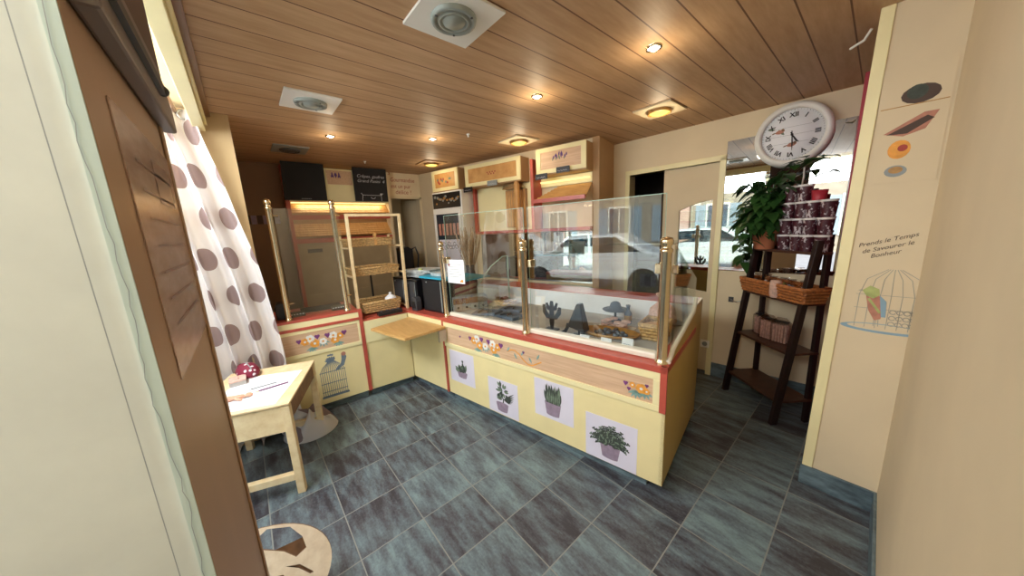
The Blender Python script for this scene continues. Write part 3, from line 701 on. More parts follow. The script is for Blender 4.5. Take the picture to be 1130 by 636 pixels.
mb.lathe([(.06, 0), (.055, .02), (.03, .04), (.012, .05), (.018, .07), (.001, .075)], (0, 0, 0), 9, smooth=False); o = mb.build('paper_bag', 'paper'); o.location = (-3.33, 1.11, .932); tag(o, 'crumpled white paper in the lowest bread basket', 'paper')
t = thing('card_stand', 'small black lettered card standing between the rack baskets', 'card', (-3.62, 1.02, .812))
mb = MB(); mb.box(-.005, .005, -.07, .07, .38, .455); mb.box(-.006, .0, -.01, .01, 0, .39); b = mb.build('card', 'black', t)
mb = MB(); pn = Pen(mb, (.005, -.06, .40), (0, 1, 0), (0, 0, 1), (1, 0, 0), .001); pn.arc(.03, .015, .012, 0, 300, .005); pn.arc(.06, .015, .012, 60, 400, .005); pn.stroke([(.08, .0), (.09, .03), (.10, .0)], .005); mb.build('chalk_letter', 'chalk', b)
t = thing('stapler', 'long black tray lying on the red corner worktop', 'tray', (-3.16, 1.03, .812), R(88))
mb = MB(); mb.prism_x([(-.035, 0), (.035, 0), (.03, .03), (.012, .04), (-.012, .04), (-.03, .03)], -.12, .12); mb.build('tray_body', 'black', t, bevel=.006)
mb = MB()
for k in range(4): mb.ball((-.08 + k * .055, 0, .038), .018, 0, 8, (1.2, 1, .6))
mb.build('contents', 'dark_grey', t)
# black boxes on the corner
def FW(x, y, z=0):
    p = toF(x, y); return (p[0] + LO[0], p[1] + LO[1], z)
bb = [(-2.93, -2.69, .32, 'upright black unit with a grey-edged face, leftmost on the corner counter'), (-2.66, -2.47, .31, 'narrow upright black unit in the middle of the corner counter'), (-2.37, -2.01, .345, 'wide upright black unit beside the notice sheet')]
for x0, x1, h, lb in bb:
    t = thing('black_unit', lb, 'electronic unit', FW((x0 + x1) / 2, .27, .812), CA, 'black electronic units on the corner counter')
    w = (x1 - x0) / 2
    mb = MB(); mb.box(-w, w, -.16, .17, 0, h); mb.build('casing', 'black', t, bevel=.008)
    mb = MB(); mb.box(-w * .8, w * .8, -.166, -.161, .02, h - .02); f = mb.build('front_panel', 'dark_grey' if w < .13 else 'black_matt', t, bevel=.003)
    mb = MB(); mb.box(w * .72, w * .8, -.169, -.166, .02, h - .02); mb.build('trim_strip', 'grey', f)
    mb = MB(); mb.ball((-w * .5, -.166, h - .04), .008); mb.build('power_button', 'grey', f)
t = thing('paper_scale', 'small grey rounded device between the black units', 'device', FW(-2.44, .085, .812), CA)
mb = MB(); mb.prism_y([(-.045, 0), (.045, 0), (.045, .10), (.03, .135), (0, .145), (-.03, .135), (-.045, .10)], -.05, .02); mb.build('shell', 'dark_grey', t, bevel=.008)
mb = MB(); mb.box(-.03, .03, -.053, -.05, .03, .10); mb.build('face', 'black', t)
t = thing('paper_stack', 'crumpled silvery wrappers and papers stacked on the black units', 'paper stack', FW(-2.55, .27, 1.135), CA)
mb = MB(); r3 = random.Random(11)
for k in range(9):
    a = r3.uniform(-.2, .2); z = .005 + k * .009; w = .17; cx = r3.uniform(-.04, .03)
    c, s = math.cos(a), math.sin(a); q = [(cx + c * x - s * y, s * x + c * y) for x, y in ((-w, -.11), (w, -.11), (w, .11), (-w, .11))]
    mb.hexa([(p[0], p[1], z) for p in q], [(p[0], p[1], z + .006 + .01 * r3.random()) for p in q])
mb.build('sheets', 'silver_paper', t)
mb = MB(); mb.ball((.06, -.08, .09), .025, 0, 8, (1.3, 1, .6)); mb.build('green_tag', 'leaf_print', t)
t = thing('folder', 'turquoise plastic folder lying on the black unit by the notice', 'folder', FW(-2.16, .25, 1.158), CA)
mb = MB(); mb.hexa([(-.2, -.17, 0), (.45, -.17, 0), (.45, .2, 0), (-.2, .2, 0)], [(-.2, -.17, .02), (.45, -.17, .012), (.45, .2, .012), (-.2, .2, .02)]); mb.build('cover', 'blue', t)
mb = MB(); mb.box(-.1, .15, -.1, .12, .0205, .05); mb.build('papers', 'silver_paper', t)

# ---------------------------------------------------------------- left wall bread shelving
su = thing('bread_shelves', 'tall lit bread shelving with slatted shelves on the left wall', 'shelving', (XL, 0, 0))
y0, y1 = .50, 1.66
mb = MB(); mb.box(.001, .012, y0, y1, .6, 2.47); mb.build('back_panel', 'tan', su)
mb = MB(); mb.box(0.001, .17, y0 - .035, y0, 0, 2.47); mb.build('side_panel', 'red', su)
mb = MB(); mb.box(0.001, .17, y1, y1 + .03, 0, 2.47); mb.build('side_panel', 'wall_pale', su)
mb = MB(); mb.box(.12, .16, y0, y1, 2.05, 2.46); val = mb.build('valance', 'cream_light', su)
mb = MB(); mb.box(.16, .166, .93, 1.22, 2.27, 2.44); mb.build('oak_inlay', 'oak', val)
mb = MB(); pn = Pen(mb, (.166, 1.03, 2.36), (0, 1, 0), (0, 0, 1), (1, 0, 0), .001)
for k in range(9): pn.leaf(-.05 + .013 * k, -.01 + .02 * (k % 2), 90 + 20 * ((k % 3) - 1), .05, .018, 0, .001 + .0001 * k)
mb.build('flower_print', ['ink_purple'], val)
mb = MB(); mb.box(.02, .10, y0 + .02, y1 - .02, 2.04, 2.05); mb.build('light_tube', 'tube_glow', su)
for zf, zb in ((1.885, 2.03), (1.60, 1.76)):
    mb = MB()
    for k in range(6):
        f0, f1 = k / 6, (k + .62) / 6
        za, zz = zf + .03 + (zb - zf) * (1 - f0), zf + .03 + (zb - zf) * (1 - f1); xa, xb = .02 + .14 * f0, .02 + .14 * f1
        mb.hexa([(xa, y0, za - .012), (xb, y0, zz - .012), (xb, y1, zz - .012), (xa, y1, za - .012)], [(xa, y0, za), (xb, y0, zz), (xb, y1, zz), (xa, y1, za)])
    mb.build('slatted_shelf', 'honey', su)
    mb = MB(); mb.box(.15, .17, y0, y1, zf - .05, zf + .005); mb.build('red_fascia', 'red', su)
mb = MB(); mb.box(.02, .14, y0, y1, .6, 1.55); mb.box(.02, .15, y0, y1, .86, .9); mb.build('lower_panel', 'beige_dim', su)
mb = MB(); mb.box(.14, .15, .60, .76, 1.43, 1.475); mb.build('black_tag', 'black', su)
# boards
t = thing('blank_board', 'blank black board hung at the top of the bread shelving', 'board', (-4.57, 0, 0))
mb = MB(); mb.hexa([(0, .452, 2.062), (.03, .452, 2.062), (.03, .89, 2.062), (0, .89, 2.062)], [(-.0, .47, 2.495), (.03, .47, 2.495), (.03, .90, 2.495), (-.0, .90, 2.495)]); mb.build('panel', 'black_matt', t)
mb = MB()
for k in range(6): mb.box(.03, .032, .62 + k * .018, .632 + k * .018, 2.075, 2.085)
mb.build('maker_mark', 'grey', t)
t = thing('chalkboard', 'black chalkboard with white handwriting hung beside the blank board', 'chalkboard', (-4.57, 0, 0))
mb = MB(); mb.hexa([(0, 1.225, 2.066), (.02, 1.225, 2.066), (.02, 1.648, 2.066), (0, 1.648, 2.066)], [(0, 1.23, 2.495), (.02, 1.23, 2.495), (.02, 1.66, 2.495), (0, 1.66, 2.495)]); p = mb.build('panel', 'black_matt', t)
mb = MB(); pn = Pen(mb, (.02, 1.25, 2.07), (0, 1, 0), (0, 0, 1), (1, 0, 0), .0015)
pn.text('Crêpes, gaufres', .02, .30, .056, 0, .3); pn.text('Grand Panini  4', .02, .24, .056, 0, .3)
pn.stroke([(.06, .0), (.07, .08), (.05, .10)], .006); pn.stroke([(.07, .075), (.30, .075)], .005); pn.stroke([(.31, .0), (.31, .09), (.34, .10)], .006); pn.circle(.31, .09, .014); pn.arc(.20, .06, .03, 200, 340, .006)
mb.build('handwriting', 'chalk', p)
# wall saying above the far doorway
mb = MB(); pn = Pen(mb, (XL + .0005, 1.72, 2.2), (0, 1, 0), (0, 0, 1), (1, 0, 0), .0012)
pn.text('La', .0, .265, .075, 0, .1); pn.text('Gourmandise', .06, .175, .083, 0, .15, width=.82); pn.text('est un pur', .06, .085, .08, 0, .1, width=.9); pn.text('délice !', .12, .0, .085, 0, .1)
tag(mb.build('wall_lettering', 'ink_red'), 'reddish brown handwritten saying on the wall above the far doorway', 'lettering')
mb = MB(); mb.box(XL + .001, XL + .015, 1.66, 1.73, 1.95, 2.12); tag(mb.build('wall_notice', 'grey'), 'small grey notice at the left edge of the far doorway', 'notice')
# black grinder in the doorway
t = thing('slicer_machine', 'black machine on a stand inside the far doorway', 'machine', (-4.62, 1.86, 0))
mb = MB(); mb.box(-.12, .12, -.14, .14, .0, .9); mb.build('stand', 'dark_grey', t, bevel=.01)
mb = MB(); mb.prism_x([(-.15, .9), (.15, .9), (.15, 1.02), (.05, 1.1), (.05, 1.38), (-.02, 1.42), (-.12, 1.40), (-.15, 1.2)], -.12, .12); mb.build('body', 'black', t, bevel=.01)
mb = MB(); mb.tube([(0, .05, 1.36), (0, .14, 1.40), (0, .18, 1.28), (0, .15, 1.05)], .014); mb.build('handle', 'dark_grey', t)

# ---------------------------------------------------------------- back wall (angled) furniture
def B(name, label, cat, x=0, y=0, z=0, group=None):
    c, s = math.cos(Ba), math.sin(Ba); return thing(name, label, cat, (BL[0] + x * c - y * s, BL[1] + x * s + y * c, z), Ba, group)
def wallcab(x0, x1, z0, z1, lab, deco):
    t = B('wall_cabinet', lab, 'wall cabinet', 0, 0, 0, 'cream cabinets on the back wall'); yf = -.2
    mb = MB(); mb.box(x0, x1, yf + .02, -.001, z0, z1); mb.build('carcass', 'tan', t)
    mb = MB(); e = .055
    mb.box(x0, x1, yf, yf + .02, z1 - e * .8, z1); mb.box(x0, x1, yf, yf + .02, z0, z0 + e * .8); mb.box(x0, x0 + e, yf, yf + .02, z0 + e * .8, z1 - e * .8); mb.box(x1 - e, x1, yf, yf + .02, z0 + e * .8, z1 - e * .8)
    dr = mb.build('door', 'cream_light', t, bevel=.002); 
    mb = MB(); mb.box(x0 + e, x1 - e, yf + .006, yf + .018, z0 + e * .8, z1 - e * .8); mb.build('oak_inlay', 'honey' if deco != 'lav' else 'oak', dr)
    mb = MB(); pn = Pen(mb, ((x0 + x1) / 2, yf + .006, (z0 + z1) / 2), (1, 0, 0), (0, 0, 1), None, .001); q = random.Random(int(abs(x0) * 100))
    if deco == 'lav':
        for k in range(12): pn.leaf(-.09 + .015 * k, -.01 + .015 * (k % 3), 70 + 40 * q.random(), .06 * (1 if 3 < k < 9 else .6), .016, 1 if k % 3 else 0, .001 + .0001 * k)
    elif deco == 'berries':
        for k in range(14): pn.circle(q.uniform(-.14, .14), q.uniform(-.04, .03), .016, 2 if k % 2 else 0, .001 + .0001 * k)
    else:
        for k in range(7): pn.circle(-.06 + .02 * k, .01 * (-1) ** k, .010, 2, .001 + .0001 * k)
    mb.build('flower_print', ['print_green', 'ink_purple', 'ink_red'], dr)
    mb = MB(); mb.box(x0, x1, -.19, -.01, z0 - .012, z0); mb.build('bottom_board', 'tan', t)
    return t
wallcab(-2.28, -1.78, 2.17, 2.445, 'short cream wall cabinet with red berry inlay above the fridge', 'berries')
wallcab(-1.65, -.79, 2.165, 2.425, 'widest cream wall cabinet in the middle of the back wall', 'dots')
wallcab(-.58, .0, 2.18, 2.445, 'cream wall cabinet with lavender inlay beside the tan column', 'lav')
for x, z, lb in ((-1.58, 2.13, 'small black price sign under the left end of the widest wall cabinet'), (-.50, 2.15, 'small black price sign under the left corner of the lavender cabinet'), (-.24, 2.19, 'small black price sign on the lower edge of the lavender cabinet'), (-1.18, 2.165, 'small grey price sign under the middle of the widest wall cabinet')):
    t = B('price_sign', lb, 'sign', x, -.235, z, 'small price signs on the wall cabinets')
    mb = MB(); mb.box(-.075, .075, -.004, .004, -.03, .03); p = mb.build('plate', 'grey' if 'grey' in lb else 'black', t)
    mb = MB(); pn = Pen(mb, (-.06, -.004, -.008), (1, 0, 0), (0, 0, 1), None, .001); pn.stroke([(.01 * i, .006 * math.sin(i * 2.1)) for i in range(12)], .003); mb.build('white_writing', 'chalk', p)
    mb = MB(); mb.box(-.06, .06, .004, .035, -.004, .004); mb.build('clip', 'dark_grey', t)
bs = B('back_shelving', 'red-edged mirrored shelving with slatted shelves along the back wall', 'shelving')
mb = MB(); mb.box(-1.6, .0, -.012, -.002, .95, 1.54); mb.build('mirror_panel', 'mirror', bs)
mb = MB(); mb.box(-1.60, -.66, -.012, -.002, 1.59, 2.15); mb.build('cream_back', 'cream_light', bs)
mb = MB(); mb.box(-1.12, -.82, -.05, -.0125, 1.62, 2.08); [mb.box(-1.115 + .037 * k, -1.088 + .037 * k, -.056, -.0505, 1.63, 2.07, 1) for k in range(8)]; mb.build('reflected_slats', ['tan', 'honey'], bs)  # slats modelled in place of their reflection in the mirror
mb = MB(); mb.prism_y([(-1.12, 2.085), (-.84, 2.085), (-.88, 2.145), (-1.08, 2.145)], -.12, -.0125); mb.build('reflected_hood', 'brass', bs)  # solid shape for the cabinet's reflection in the mirror
for x in (-1.66, -.66):
    mb = MB(); mb.box(x, x + .035, -.2 if x > -1 else -.05, -.002, 1.59, 2.36 if x > -1 else 2.17); mb.build('red_upright', 'red', bs)
mb = MB(); mb.box(-1.62, .0, -.10, -.002, 1.555, 1.59); mb.build('red_shelf', 'red', bs)
mb = MB(); mb.box(-.62, .0, -.24, -.21, 1.875, 1.915); mb.build('red_fascia', 'red', bs)
mb = MB()
for k in range(8):
    f = k / 8; y = -.21 + .18 * f; z = 1.905 + .15 * f; mb.hexa([(-.62 + .25 * f, y, z - .01), (.0, y, z - .01), (.0, y + .017, z + .006), (-.62 + .25 * f, y + .017, z + .006)], [(-.62 + .25 * f, y, z), (.0, y, z), (.0, y + .017, z + .016), (-.62 + .25 * f, y + .017, z + .016)])
mb.build('slatted_shelf', 'honey', bs)
mb = MB(); mb.box(-.6, -.02, -.08, -.03, 2.10, 2.115); mb.build('light_tube', 'tube_glow', bs)
mb = MB(); mb.box(-.62, .0, -.025, -.0125, 2.06, 2.16); mb.build('cream_rail', 'cream_light', bs)
mb = MB(); mb.lathe([(.035, .95), (.03, 1.0), (.034, 1.1), (.028, 1.3), (.034, 1.45), (.03, 1.54)], (-.88, -.15, 0), 14); mb.lathe([(.03, 1.59), (.034, 1.7), (.028, 1.9), (.034, 2.05), (.03, 2.16)], (-.88, -.15, 0), 14); mb.build('turned_column', 'honey', bs)
t = B('back_counter', 'low pale counter with steel top under the back shelving', 'counter')
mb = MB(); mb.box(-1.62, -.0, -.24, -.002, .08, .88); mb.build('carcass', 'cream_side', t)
mb = MB(); mb.box(-1.63, .0, -.27, -.002, .88, .92); mb.build('worktop', 'steel', t, bevel=.003)
for k in range(3):
    mb = MB(); mb.box(-1.58 + k * .53, -1.09 + k * .53, -.255, -.24, .12, .85); dd = mb.build('door', 'cream', t, bevel=.003)
    mb = MB(); mb.tube([(-1.15 + k * .53, -.262, .5), (-1.15 + k * .53, -.262, .65)], .006); mb.build('handle', 'steel', dd)
t = B('display_fridge', 'white framed glass door fridge with black sign panel in the far corner', 'fridge')
mb = MB(); mb.box(-2.26, -1.70, -.24, -.01, .0, 2.15); mb.build('cabinet', 'white', t, bevel=.006)
mb = MB(); mb.box(-2.24, -1.72, -.25, -.241, 1.93, 2.13); hd = mb.build('sign_panel', 'black', t)
mb = MB(); pn = Pen(mb, (-2.2, -.25, 1.96), (1, 0, 0), (0, 0, 1), None, .001); q = random.Random(2)
for k in range(18): pn.circle(.01 + .026 * k, .03 + .10 * q.random(), .016 + .01 * q.random(), k % 2, .001 + .0001 * k, 8, .8)
mb.build('picture_print', ['grey', 'gold'], hd)
mb = MB(); e = .045; mb.box(-2.24, -1.72, -.262, -.241, 1.85, 1.92); mb.box(-2.24, -1.72, -.262, -.241, .2, .27); mb.box(-2.24, -2.24 + e, -.262, -.241, .27, 1.85); mb.box(-1.72 - e, -1.72, -.262, -.241, .27, 1.85); dr = mb.build('door', 'white', t, bevel=.004)
mb = MB(); mb.box(-2.24 + e, -1.72 - e, -.252, -.2415, .27, 1.85); mb.build('pane', 'car_glass', dr)
mb = MB(); mb.box(-2.17, -1.78, -.256, -.2525, 1.05, 1.50); st = mb.build('white_sticker', 'lilac_paper', dr)
mb = MB(); pn = Pen(mb, (-2.17, -.256, 1.05), (1, 0, 0), (0, 0, 1), None, .001)
for k in range(9): pn.arc(.05 + .035 * k, .36 + .03 * math.sin(k * 2), .025, 0, 250 + 20 * k, .006)
mb.build('black_scroll', 'ink_black', st)
mb = MB()
for k in range(6): mb.box(-2.16 + k * .07, -2.115 + k * .07, -.256, -.2525, 1.56, 1.72)
mb.build('red_pack', 'bird_red', dr)
# vase of dried twigs on a small table behind the counter
t = thing('twig_vase', 'bundle of dried twigs in a dark vase behind the left glass', 'vase', FW(-2.35, .78, .812))
mb = MB(); mb.lathe([(.05, 0), (.07, .06), (.075, .2), (.05, .34), (.055, .40), (.05, .40), (.04, .3), (.001, .28)], seg=16); mb.build('vase_body', 'dark_grey', t)
mb = MB(); q = random.Random(8)
for k in range(80):
    a = q.uniform(0, 6.28); s = q.uniform(.02, .17); h = q.uniform(.32, .46); b = q.uniform(-.5, .5)
    mb.tube([(.02 * math.cos(a), .02 * math.sin(a), .3), (s * .7 * math.cos(a), s * .7 * math.sin(a), .38 + h * .45), (s * math.cos(a + b), s * math.sin(a + b), .38 + h)], [.005, .004, .0025], 5)
mb.build('twigs', 'twig', t)

# ---------------------------------------------------------------- things inside the display case (front-counter frame)
ZD = .836
def C(name, label, cat, x, y, z=ZD, rz=0, group=None): return thing(name, label, cat, FW(x, y, z), CA + rz, group)
t = C('cactus_ornament', 'black branching cactus cut-out standing in the right display case', 'ornament', -.855, .20)
mb = MB(); pr = lambda pts: mb.prism_y(pts, -.005, .005)
def limb(pts, w):
    L, Rr = [], []
    for i, p in enumerate(pts):
        a = pts[max(0, i - 1)]; b = pts[min(len(pts) - 1, i + 1)]; dx, dz = b[0] - a[0], b[1] - a[1]; q_ = math.hypot(dx, dz); k = w * (1 if 0 < i < len(pts) - 1 else .55)
        L.append((p[0] - dz / q_ * k, p[1] + dx / q_ * k)); Rr.append((p[0] + dz / q_ * k, p[1] - dx / q_ * k))
    mb.prism_y(Rr + L[::-1], -.005, .005)
limb([(0, 0), (0, .06), (0, .12), (0, .18), (0, .222)], .018)
limb([(0, .09), (-.035, .10), (-.062, .135), (-.07, .19)], .017); limb([(0, .09), (.035, .10), (.062, .135), (.07, .18)], .017)
limb([(0, .15), (.03, .165), (.045, .21)], .013); limb([(0, .15), (-.03, .165), (-.045, .205)], .013)
mb.box(-.05, .05, -.03, .03, 0, .008); mb.build('cutout', 'black', t)
t = C('dark_lamp', 'black slanted cone shade on a thin stem in the right display case', 'ornament', -.63, .2)
mb = MB(); mb.tube([(0, 0, 0), (0, 0, .10)], .006); mb.lathe([(.04, 0), (.04, .006), (.001, .007)], seg=14); mb.build('stem', 'black', t)
mb = MB(); mb.hexa([(-.075, -.04, .06), (.06, -.04, .03), (.06, .05, .03), (-.075, .05, .06)], [(-.01, -.02, .23), (.02, -.02, .23), (.02, .03, .23), (-.01, .03, .23)]); mb.build('shade', 'black', t, bevel=.006)
t = C('crescent_ornament', 'small black crescent shape beside the cactus cut-out', 'ornament', -.745, .19)
mb = MB(); limb([(-.02, .0), (.01, .012), (.026, .04), (.03, .075)], .012); mb.build('cutout', 'black', t)
t = C('sombrero_ornament', 'slate blue sombrero shape on a stand in the display case', 'ornament', -.53, .62)
mb = MB(); mb.lathe([(.10, .105), (.095, .10), (.05, .11), (.035, .155), (.02, .165), (.001, .168)], seg=20); mb.build('hat', 'slate', t)
mb = MB(); mb.tube([(0, 0, 0), (0, 0, .12)], .01); mb.lathe([(.05, 0), (.04, .02), (.01, .03)], seg=14); mb.build('stand', 'dark_grey', t)
t = C('small_bottle', 'small dark bottle beside the sombrero shape', 'bottle', -.43, .62)
mb = MB(); mb.lathe([(.026, 0), (.028, .02), (.028, .085), (.012, .11), (.012, .135), (.016, .137), (.016, .15), (.001, .151)], seg=14); mb.build('bottle_body', 'slate', t)
mb = MB(); mb.lathe([(.0288, .03), (.0288, .07)], seg=14); mb.build('paper_label', 'gold', t)
t = C('gold_tray', 'oval gold tray of dark sweets in the right display case', 'tray', -.45, .30, ZD, R(6))
S4 = Matrix.Diagonal((1.55, .8, 1, 1))
mb = MB(); mb.lathe([(.10, .0), (.125, .012), (.135, .032), (.128, .032), (.115, .014), (.001, .012)], seg=28, M4=S4); mb.build('tray_dish', 'gold', t)
mb = MB(); q = random.Random(4)
for k in range(26): a = q.uniform(0, 6.28); r_ = q.uniform(0, .1); mb.ball((1.5 * r_ * math.cos(a), .75 * r_ * math.sin(a), .026), .016, k % 2, 7, (1.2, 1, .8))
mb.build('sweets', ['slate', 'dark_grey'], t)['kind'] = 'stuff'
t = C('bread_basket', 'golden brown wicker basket by the right brass post inside the case', 'basket', -.17, .42)
basket(t, -.085, .075, -.10, .10, 0, .11, 'wicker', 'basket_body', 8)
mb = MB()
for k in range(4): mb.ball((-.04 + .025 * k, -.05 + .03 * k, .08), .04, 0, 10, (1.3, .8, .7))
mb.build('rolls', 'honey', t)
t = C('biscuit_jar', 'low glass-topped pile of biscuits behind the gold tray', 'biscuits', -.47, .47)
mb = MB(); q = random.Random(6)
for k in range(20): mb.lathe([(.028, 0), (.03, .005), (.028, .01), (.001, .011)], (q.uniform(-.09, .09), q.uniform(-.04, .04), .005 + .006 * (k // 2)), 10)
mb.build('biscuit_pile', 'biscuit', t); mb = MB(); mb.box(-.13, .13, -.07, .07, 0, .005); mb.build('plate', 'white', t)
for x, y, h, lb in ((-.27, .16, .055, 'taller white price card in front of the gold tray'), (-.40, .135, .04, 'folded white price card left of the taller card'), (-.55, .13, .035, 'low white price card below the black cone shade')):
    t = C('price_card', lb, 'price card', x, y, ZD, 0, 'white price cards in the right display case')
    mb = MB(); mb.prism_x([(-.012, 0), (.012, 0), (.001, h), (-.001, h)], -.035, .035); p = mb.build('card', 'paper', t)
    mb = MB(); pn = Pen(mb, (-.025, -.008, h * .3), (1, 0, 0), (0, .2, 1), None, .002); pn.stroke([(0, 0), (.045, 0)], .003); mb.build('printed_line', 'grey', p)
t = C('drawer_box', 'small wooden drawer box with round knobs in the left case', 'drawer box', -1.85, .32, ZD, R(58))
mb = MB(); mb.box(-.19, .15, 0, .14, 0, .13); mb.build('box_carcass', 'grey', t, bevel=.003)
mb = MB(); mb.box(-.19, .15, -.006, 0, .07, .125); mb.build('drawer_front', 'ply_edge', t)
for k in range(4):
    mb = MB(); mb.box(-.185 + k * .083, -.107 + k * .083, -.006, 0, .005, .065); dd = mb.build('drawer_front', 'pave', t)
    mb = MB(); mb.ball((-.146 + k * .083, -.012, .035), .012, 0, 8); mb.build('knob', 'black', dd)
for x, y, rz, lb in ((-1.62, .28, .3, 'folded blue-grey cloth bag lying beside the drawer box'), (-1.35, .30, -.2, 'folded blue-grey cloth bag lying by the middle brass post'), (-1.48, .50, .1, 'folded blue-grey cloth bag lying at the back of the left case')):
    t = C('cloth_bag', lb, 'bag', x, y, ZD, rz, 'blue-grey cloth bags in the left case')
    mb = MB(); mb.hexa([(-.13, -.09, 0), (.12, -.08, 0), (.13, .09, 0), (-.12, .08, 0)], [(-.12, -.08, .018), (.11, -.07, .03), (.12, .08, .022), (-.11, .07, .035)]); mb.build('folded_cloth', 'slate', t, bevel=.008)
    mb = MB(); mb.tube([(-.05, -.08, .03), (-.03, -.02, .04), (.03, -.02, .045), (.05, -.075, .04)], .008, 6); mb.build('strap', 'dark_grey', t)
t = C('pyramid_basket', 'small brown heaped basket at the back of the left case', 'basket', -1.68, .62)
basket(t, -.08, .08, -.07, .07, 0, .04, 'wicker', 'basket_body', 8)
mb = MB(); q = random.Random(9)
for k in range(14): mb.ball((q.uniform(-.05, .05), q.uniform(-.04, .04), .04 + .01 * (k % 4)), .02, 0, 8)
mb.build('nuts', 'ply_edge', t)
t = C('glass_divider', 'upright green-edged glass divider in the left case', 'glass divider', -1.70, .45)
mb = MB(); mb.prism_x([(-.2, .0), (.25, .0), (.25, .50), (.18, .50), (.0, .42), (-.2, .25)], -.003, .003); mb.build('pane', 'glass', t)
mb = MB(); mb.box(-.006, .006, .25, .262, 0, .50); mb.tube([(0, .25, .50), (0, .18, .50), (0, 0, .42), (0, -.2, .25)], .005, 6); mb.build('polished_edge', 'glass_edge', t)
t = C('white_tray', 'long white plastic tray along the glass in the right case', 'tray', -.52, .145)
mb = MB(); mb.box(-.42, .42, -.02, .02, 0, .012); mb.build('tray_base', 'alu', t, bevel=.003)
t = C('paper_bag', 'pleated paper bag twisted at the top behind the right post', 'paper bag', -.20, .68)
mb = MB(); mb.lathe([(.09, 0), (.10, .06), (.085, .14), (.03, .19), (.02, .20), (.05, .25), (.001, .24)], seg=11, smooth=False); mb.build('bag_body', 'biscuit', t)

# ---------------------------------------------------------------- dark ladder shelf
eL, eN = Vector((-.79, 3.27, 0)), Vector((-.378, 2.923, 0)); ew = (eN - eL).normalized(); ra = math.atan2(ew.y, ew.x); Wd = (eN - eL).length; D0 = .265
lr = thing('ladder_shelf', 'dark brown leaning ladder shelf by the mirror', 'shelf', eL, ra)
def lean(z): return .128 * z
def bar(a, b, w, d):
    mb = MB(); mb.hexa([(a[0] - w, a[1] - d, a[2]), (a[0] + w, a[1] - d, a[2]), (a[0] + w, a[1] + d, a[2]), (a[0] - w, a[1] + d, a[2])], [(b[0] - w, b[1] - d, b[2]), (b[0] + w, b[1] - d, b[2]), (b[0] + w, b[1] + d, b[2]), (b[0] - w, b[1] + d, b[2])]); return mb
for x in (0, Wd): bar((x, 0, 0), (x, lean(1.42), 1.42), .017, .024).build('front_leg', 'dark_wood', lr, bevel=.003)
for x in (0.01, Wd - .01): bar((x, D0, 0), (x, D0 + .0, 1.42), .015, .018).build('rear_leg', 'dark_wood', lr, bevel=.003)
SH = (.20, .585, .965, 1.335)
for z in SH:
    mb = MB(); mb.box(-.012, Wd + .012, lean(z) - .02, D0 + .015, z - .018, z); mb.build('shelf_board', 'dark_shelf', lr, bevel=.002)
mb = MB(); mb.box(-.02, .02, -.005, .005, .3, .301); 
def RK(x, y, z=0):
    c, s = math.cos(ra), math.sin(ra); return (eL.x + x * c - y * s, eL.y + x * s + y * c, z)
# auburn wicker tray
t = thing('wicker_tray', 'auburn wicker tray basket on the third shelf of the ladder rack', 'basket', RK(0, 0, SH[2]), ra)
basket(t, -.03, Wd + .05, lean(.965) - .05, D0, .001, .115, 'wicker_red', 'tray_body', 18)
q = random.Random(12)
for k in range(6):
    lbs = ['clear bag of pale sweets at the left end of the auburn tray', 'clear bag of bluish sweets second in the auburn tray', 'clear bag of grey sweets in the middle of the auburn tray', 'clear bag of greenish sweets right of the brown jar', 'clear bag of blue sweets near the right leg', 'clear bag of white sweets at the right end of the auburn tray']
    t = thing('sweet_bag', lbs[k], 'bag', RK(.05 + k * .085, .16 + .02 * (k % 2), SH[2] + .01), ra + q.uniform(-.3, .3), 'clear bags of sweets in the auburn tray')
    mb = MB(); mb.lathe([(.035, 0), (.045, .03), (.042, .09), (.02, .12), (.03, .145), (.001, .13)], seg=9, smooth=False); mb.build('film', 'plastic_bag', t)
    mb = MB()
    for j in range(9): mb.ball((q.uniform(-.022, .022), q.uniform(-.022, .022), .02 + .009 * j), .014, 0, 7)
    mb.build('sweets', ('slate', 'silver_paper', 'grey', 'leaf_print', 'pale_blue', 'paper')[k], t)
t = thing('brown_jar', 'tan paper roll standing upright in the auburn tray', 'jar', RK(.33, .09, SH[2] + .006), ra)
mb = MB(); mb.lathe([(.03, 0), (.038, .03), (.04, .10), (.034, .135), (.001, .138)], seg=18); mb.build('jar_body', 'biscuit', t)
for k, (x, y, lb) in enumerate(((.11, .19, 'cellophane pack of pink wafer sticks, left one on the second shelf'), (.22, .16, 'cellophane pack of pink wafer sticks, front one on the second shelf'), (.32, .18, 'cellophane pack of pink wafer sticks, right one on the second shelf'))):
    t = thing('wafer_pack', lb, 'biscuit pack', RK(x, y, SH[1]), ra + .2 * k, 'packs of wafers on the second shelf')
    mb = MB(); 
    for i in range(5):
        for j in range(2): mb.tube([(-.04 + .02 * i, -.015 + .03 * j, .005), (-.042 + .021 * i, -.015 + .03 * j, .15)], .009, 8)
    mb.build('wafer_sticks', 'biscuit', t)
    mb = MB(); mb.hexa([(-.055, -.03, .001), (.055, -.03, .001), (.055, .03, .001), (-.055, .03, .001)], [(-.06, -.03, .165), (.06, -.03, .165), (.06, .03, .165), (-.06, .03, .165)]); mb.hexa([(-.06, -.03, .165), (.06, -.03, .165), (.06, .03, .165), (-.06, .03, .165)], [(-.03, -.006, .21), (.03, -.006, .21), (.03, .006, .21), (-.03, .006, .21)]); mb.build('film', 'plastic_bag', t)
    mb = MB(); mb.box(-.045, .045, -.02, .02, .17, .18); mb.build('black_tie', 'black', t)
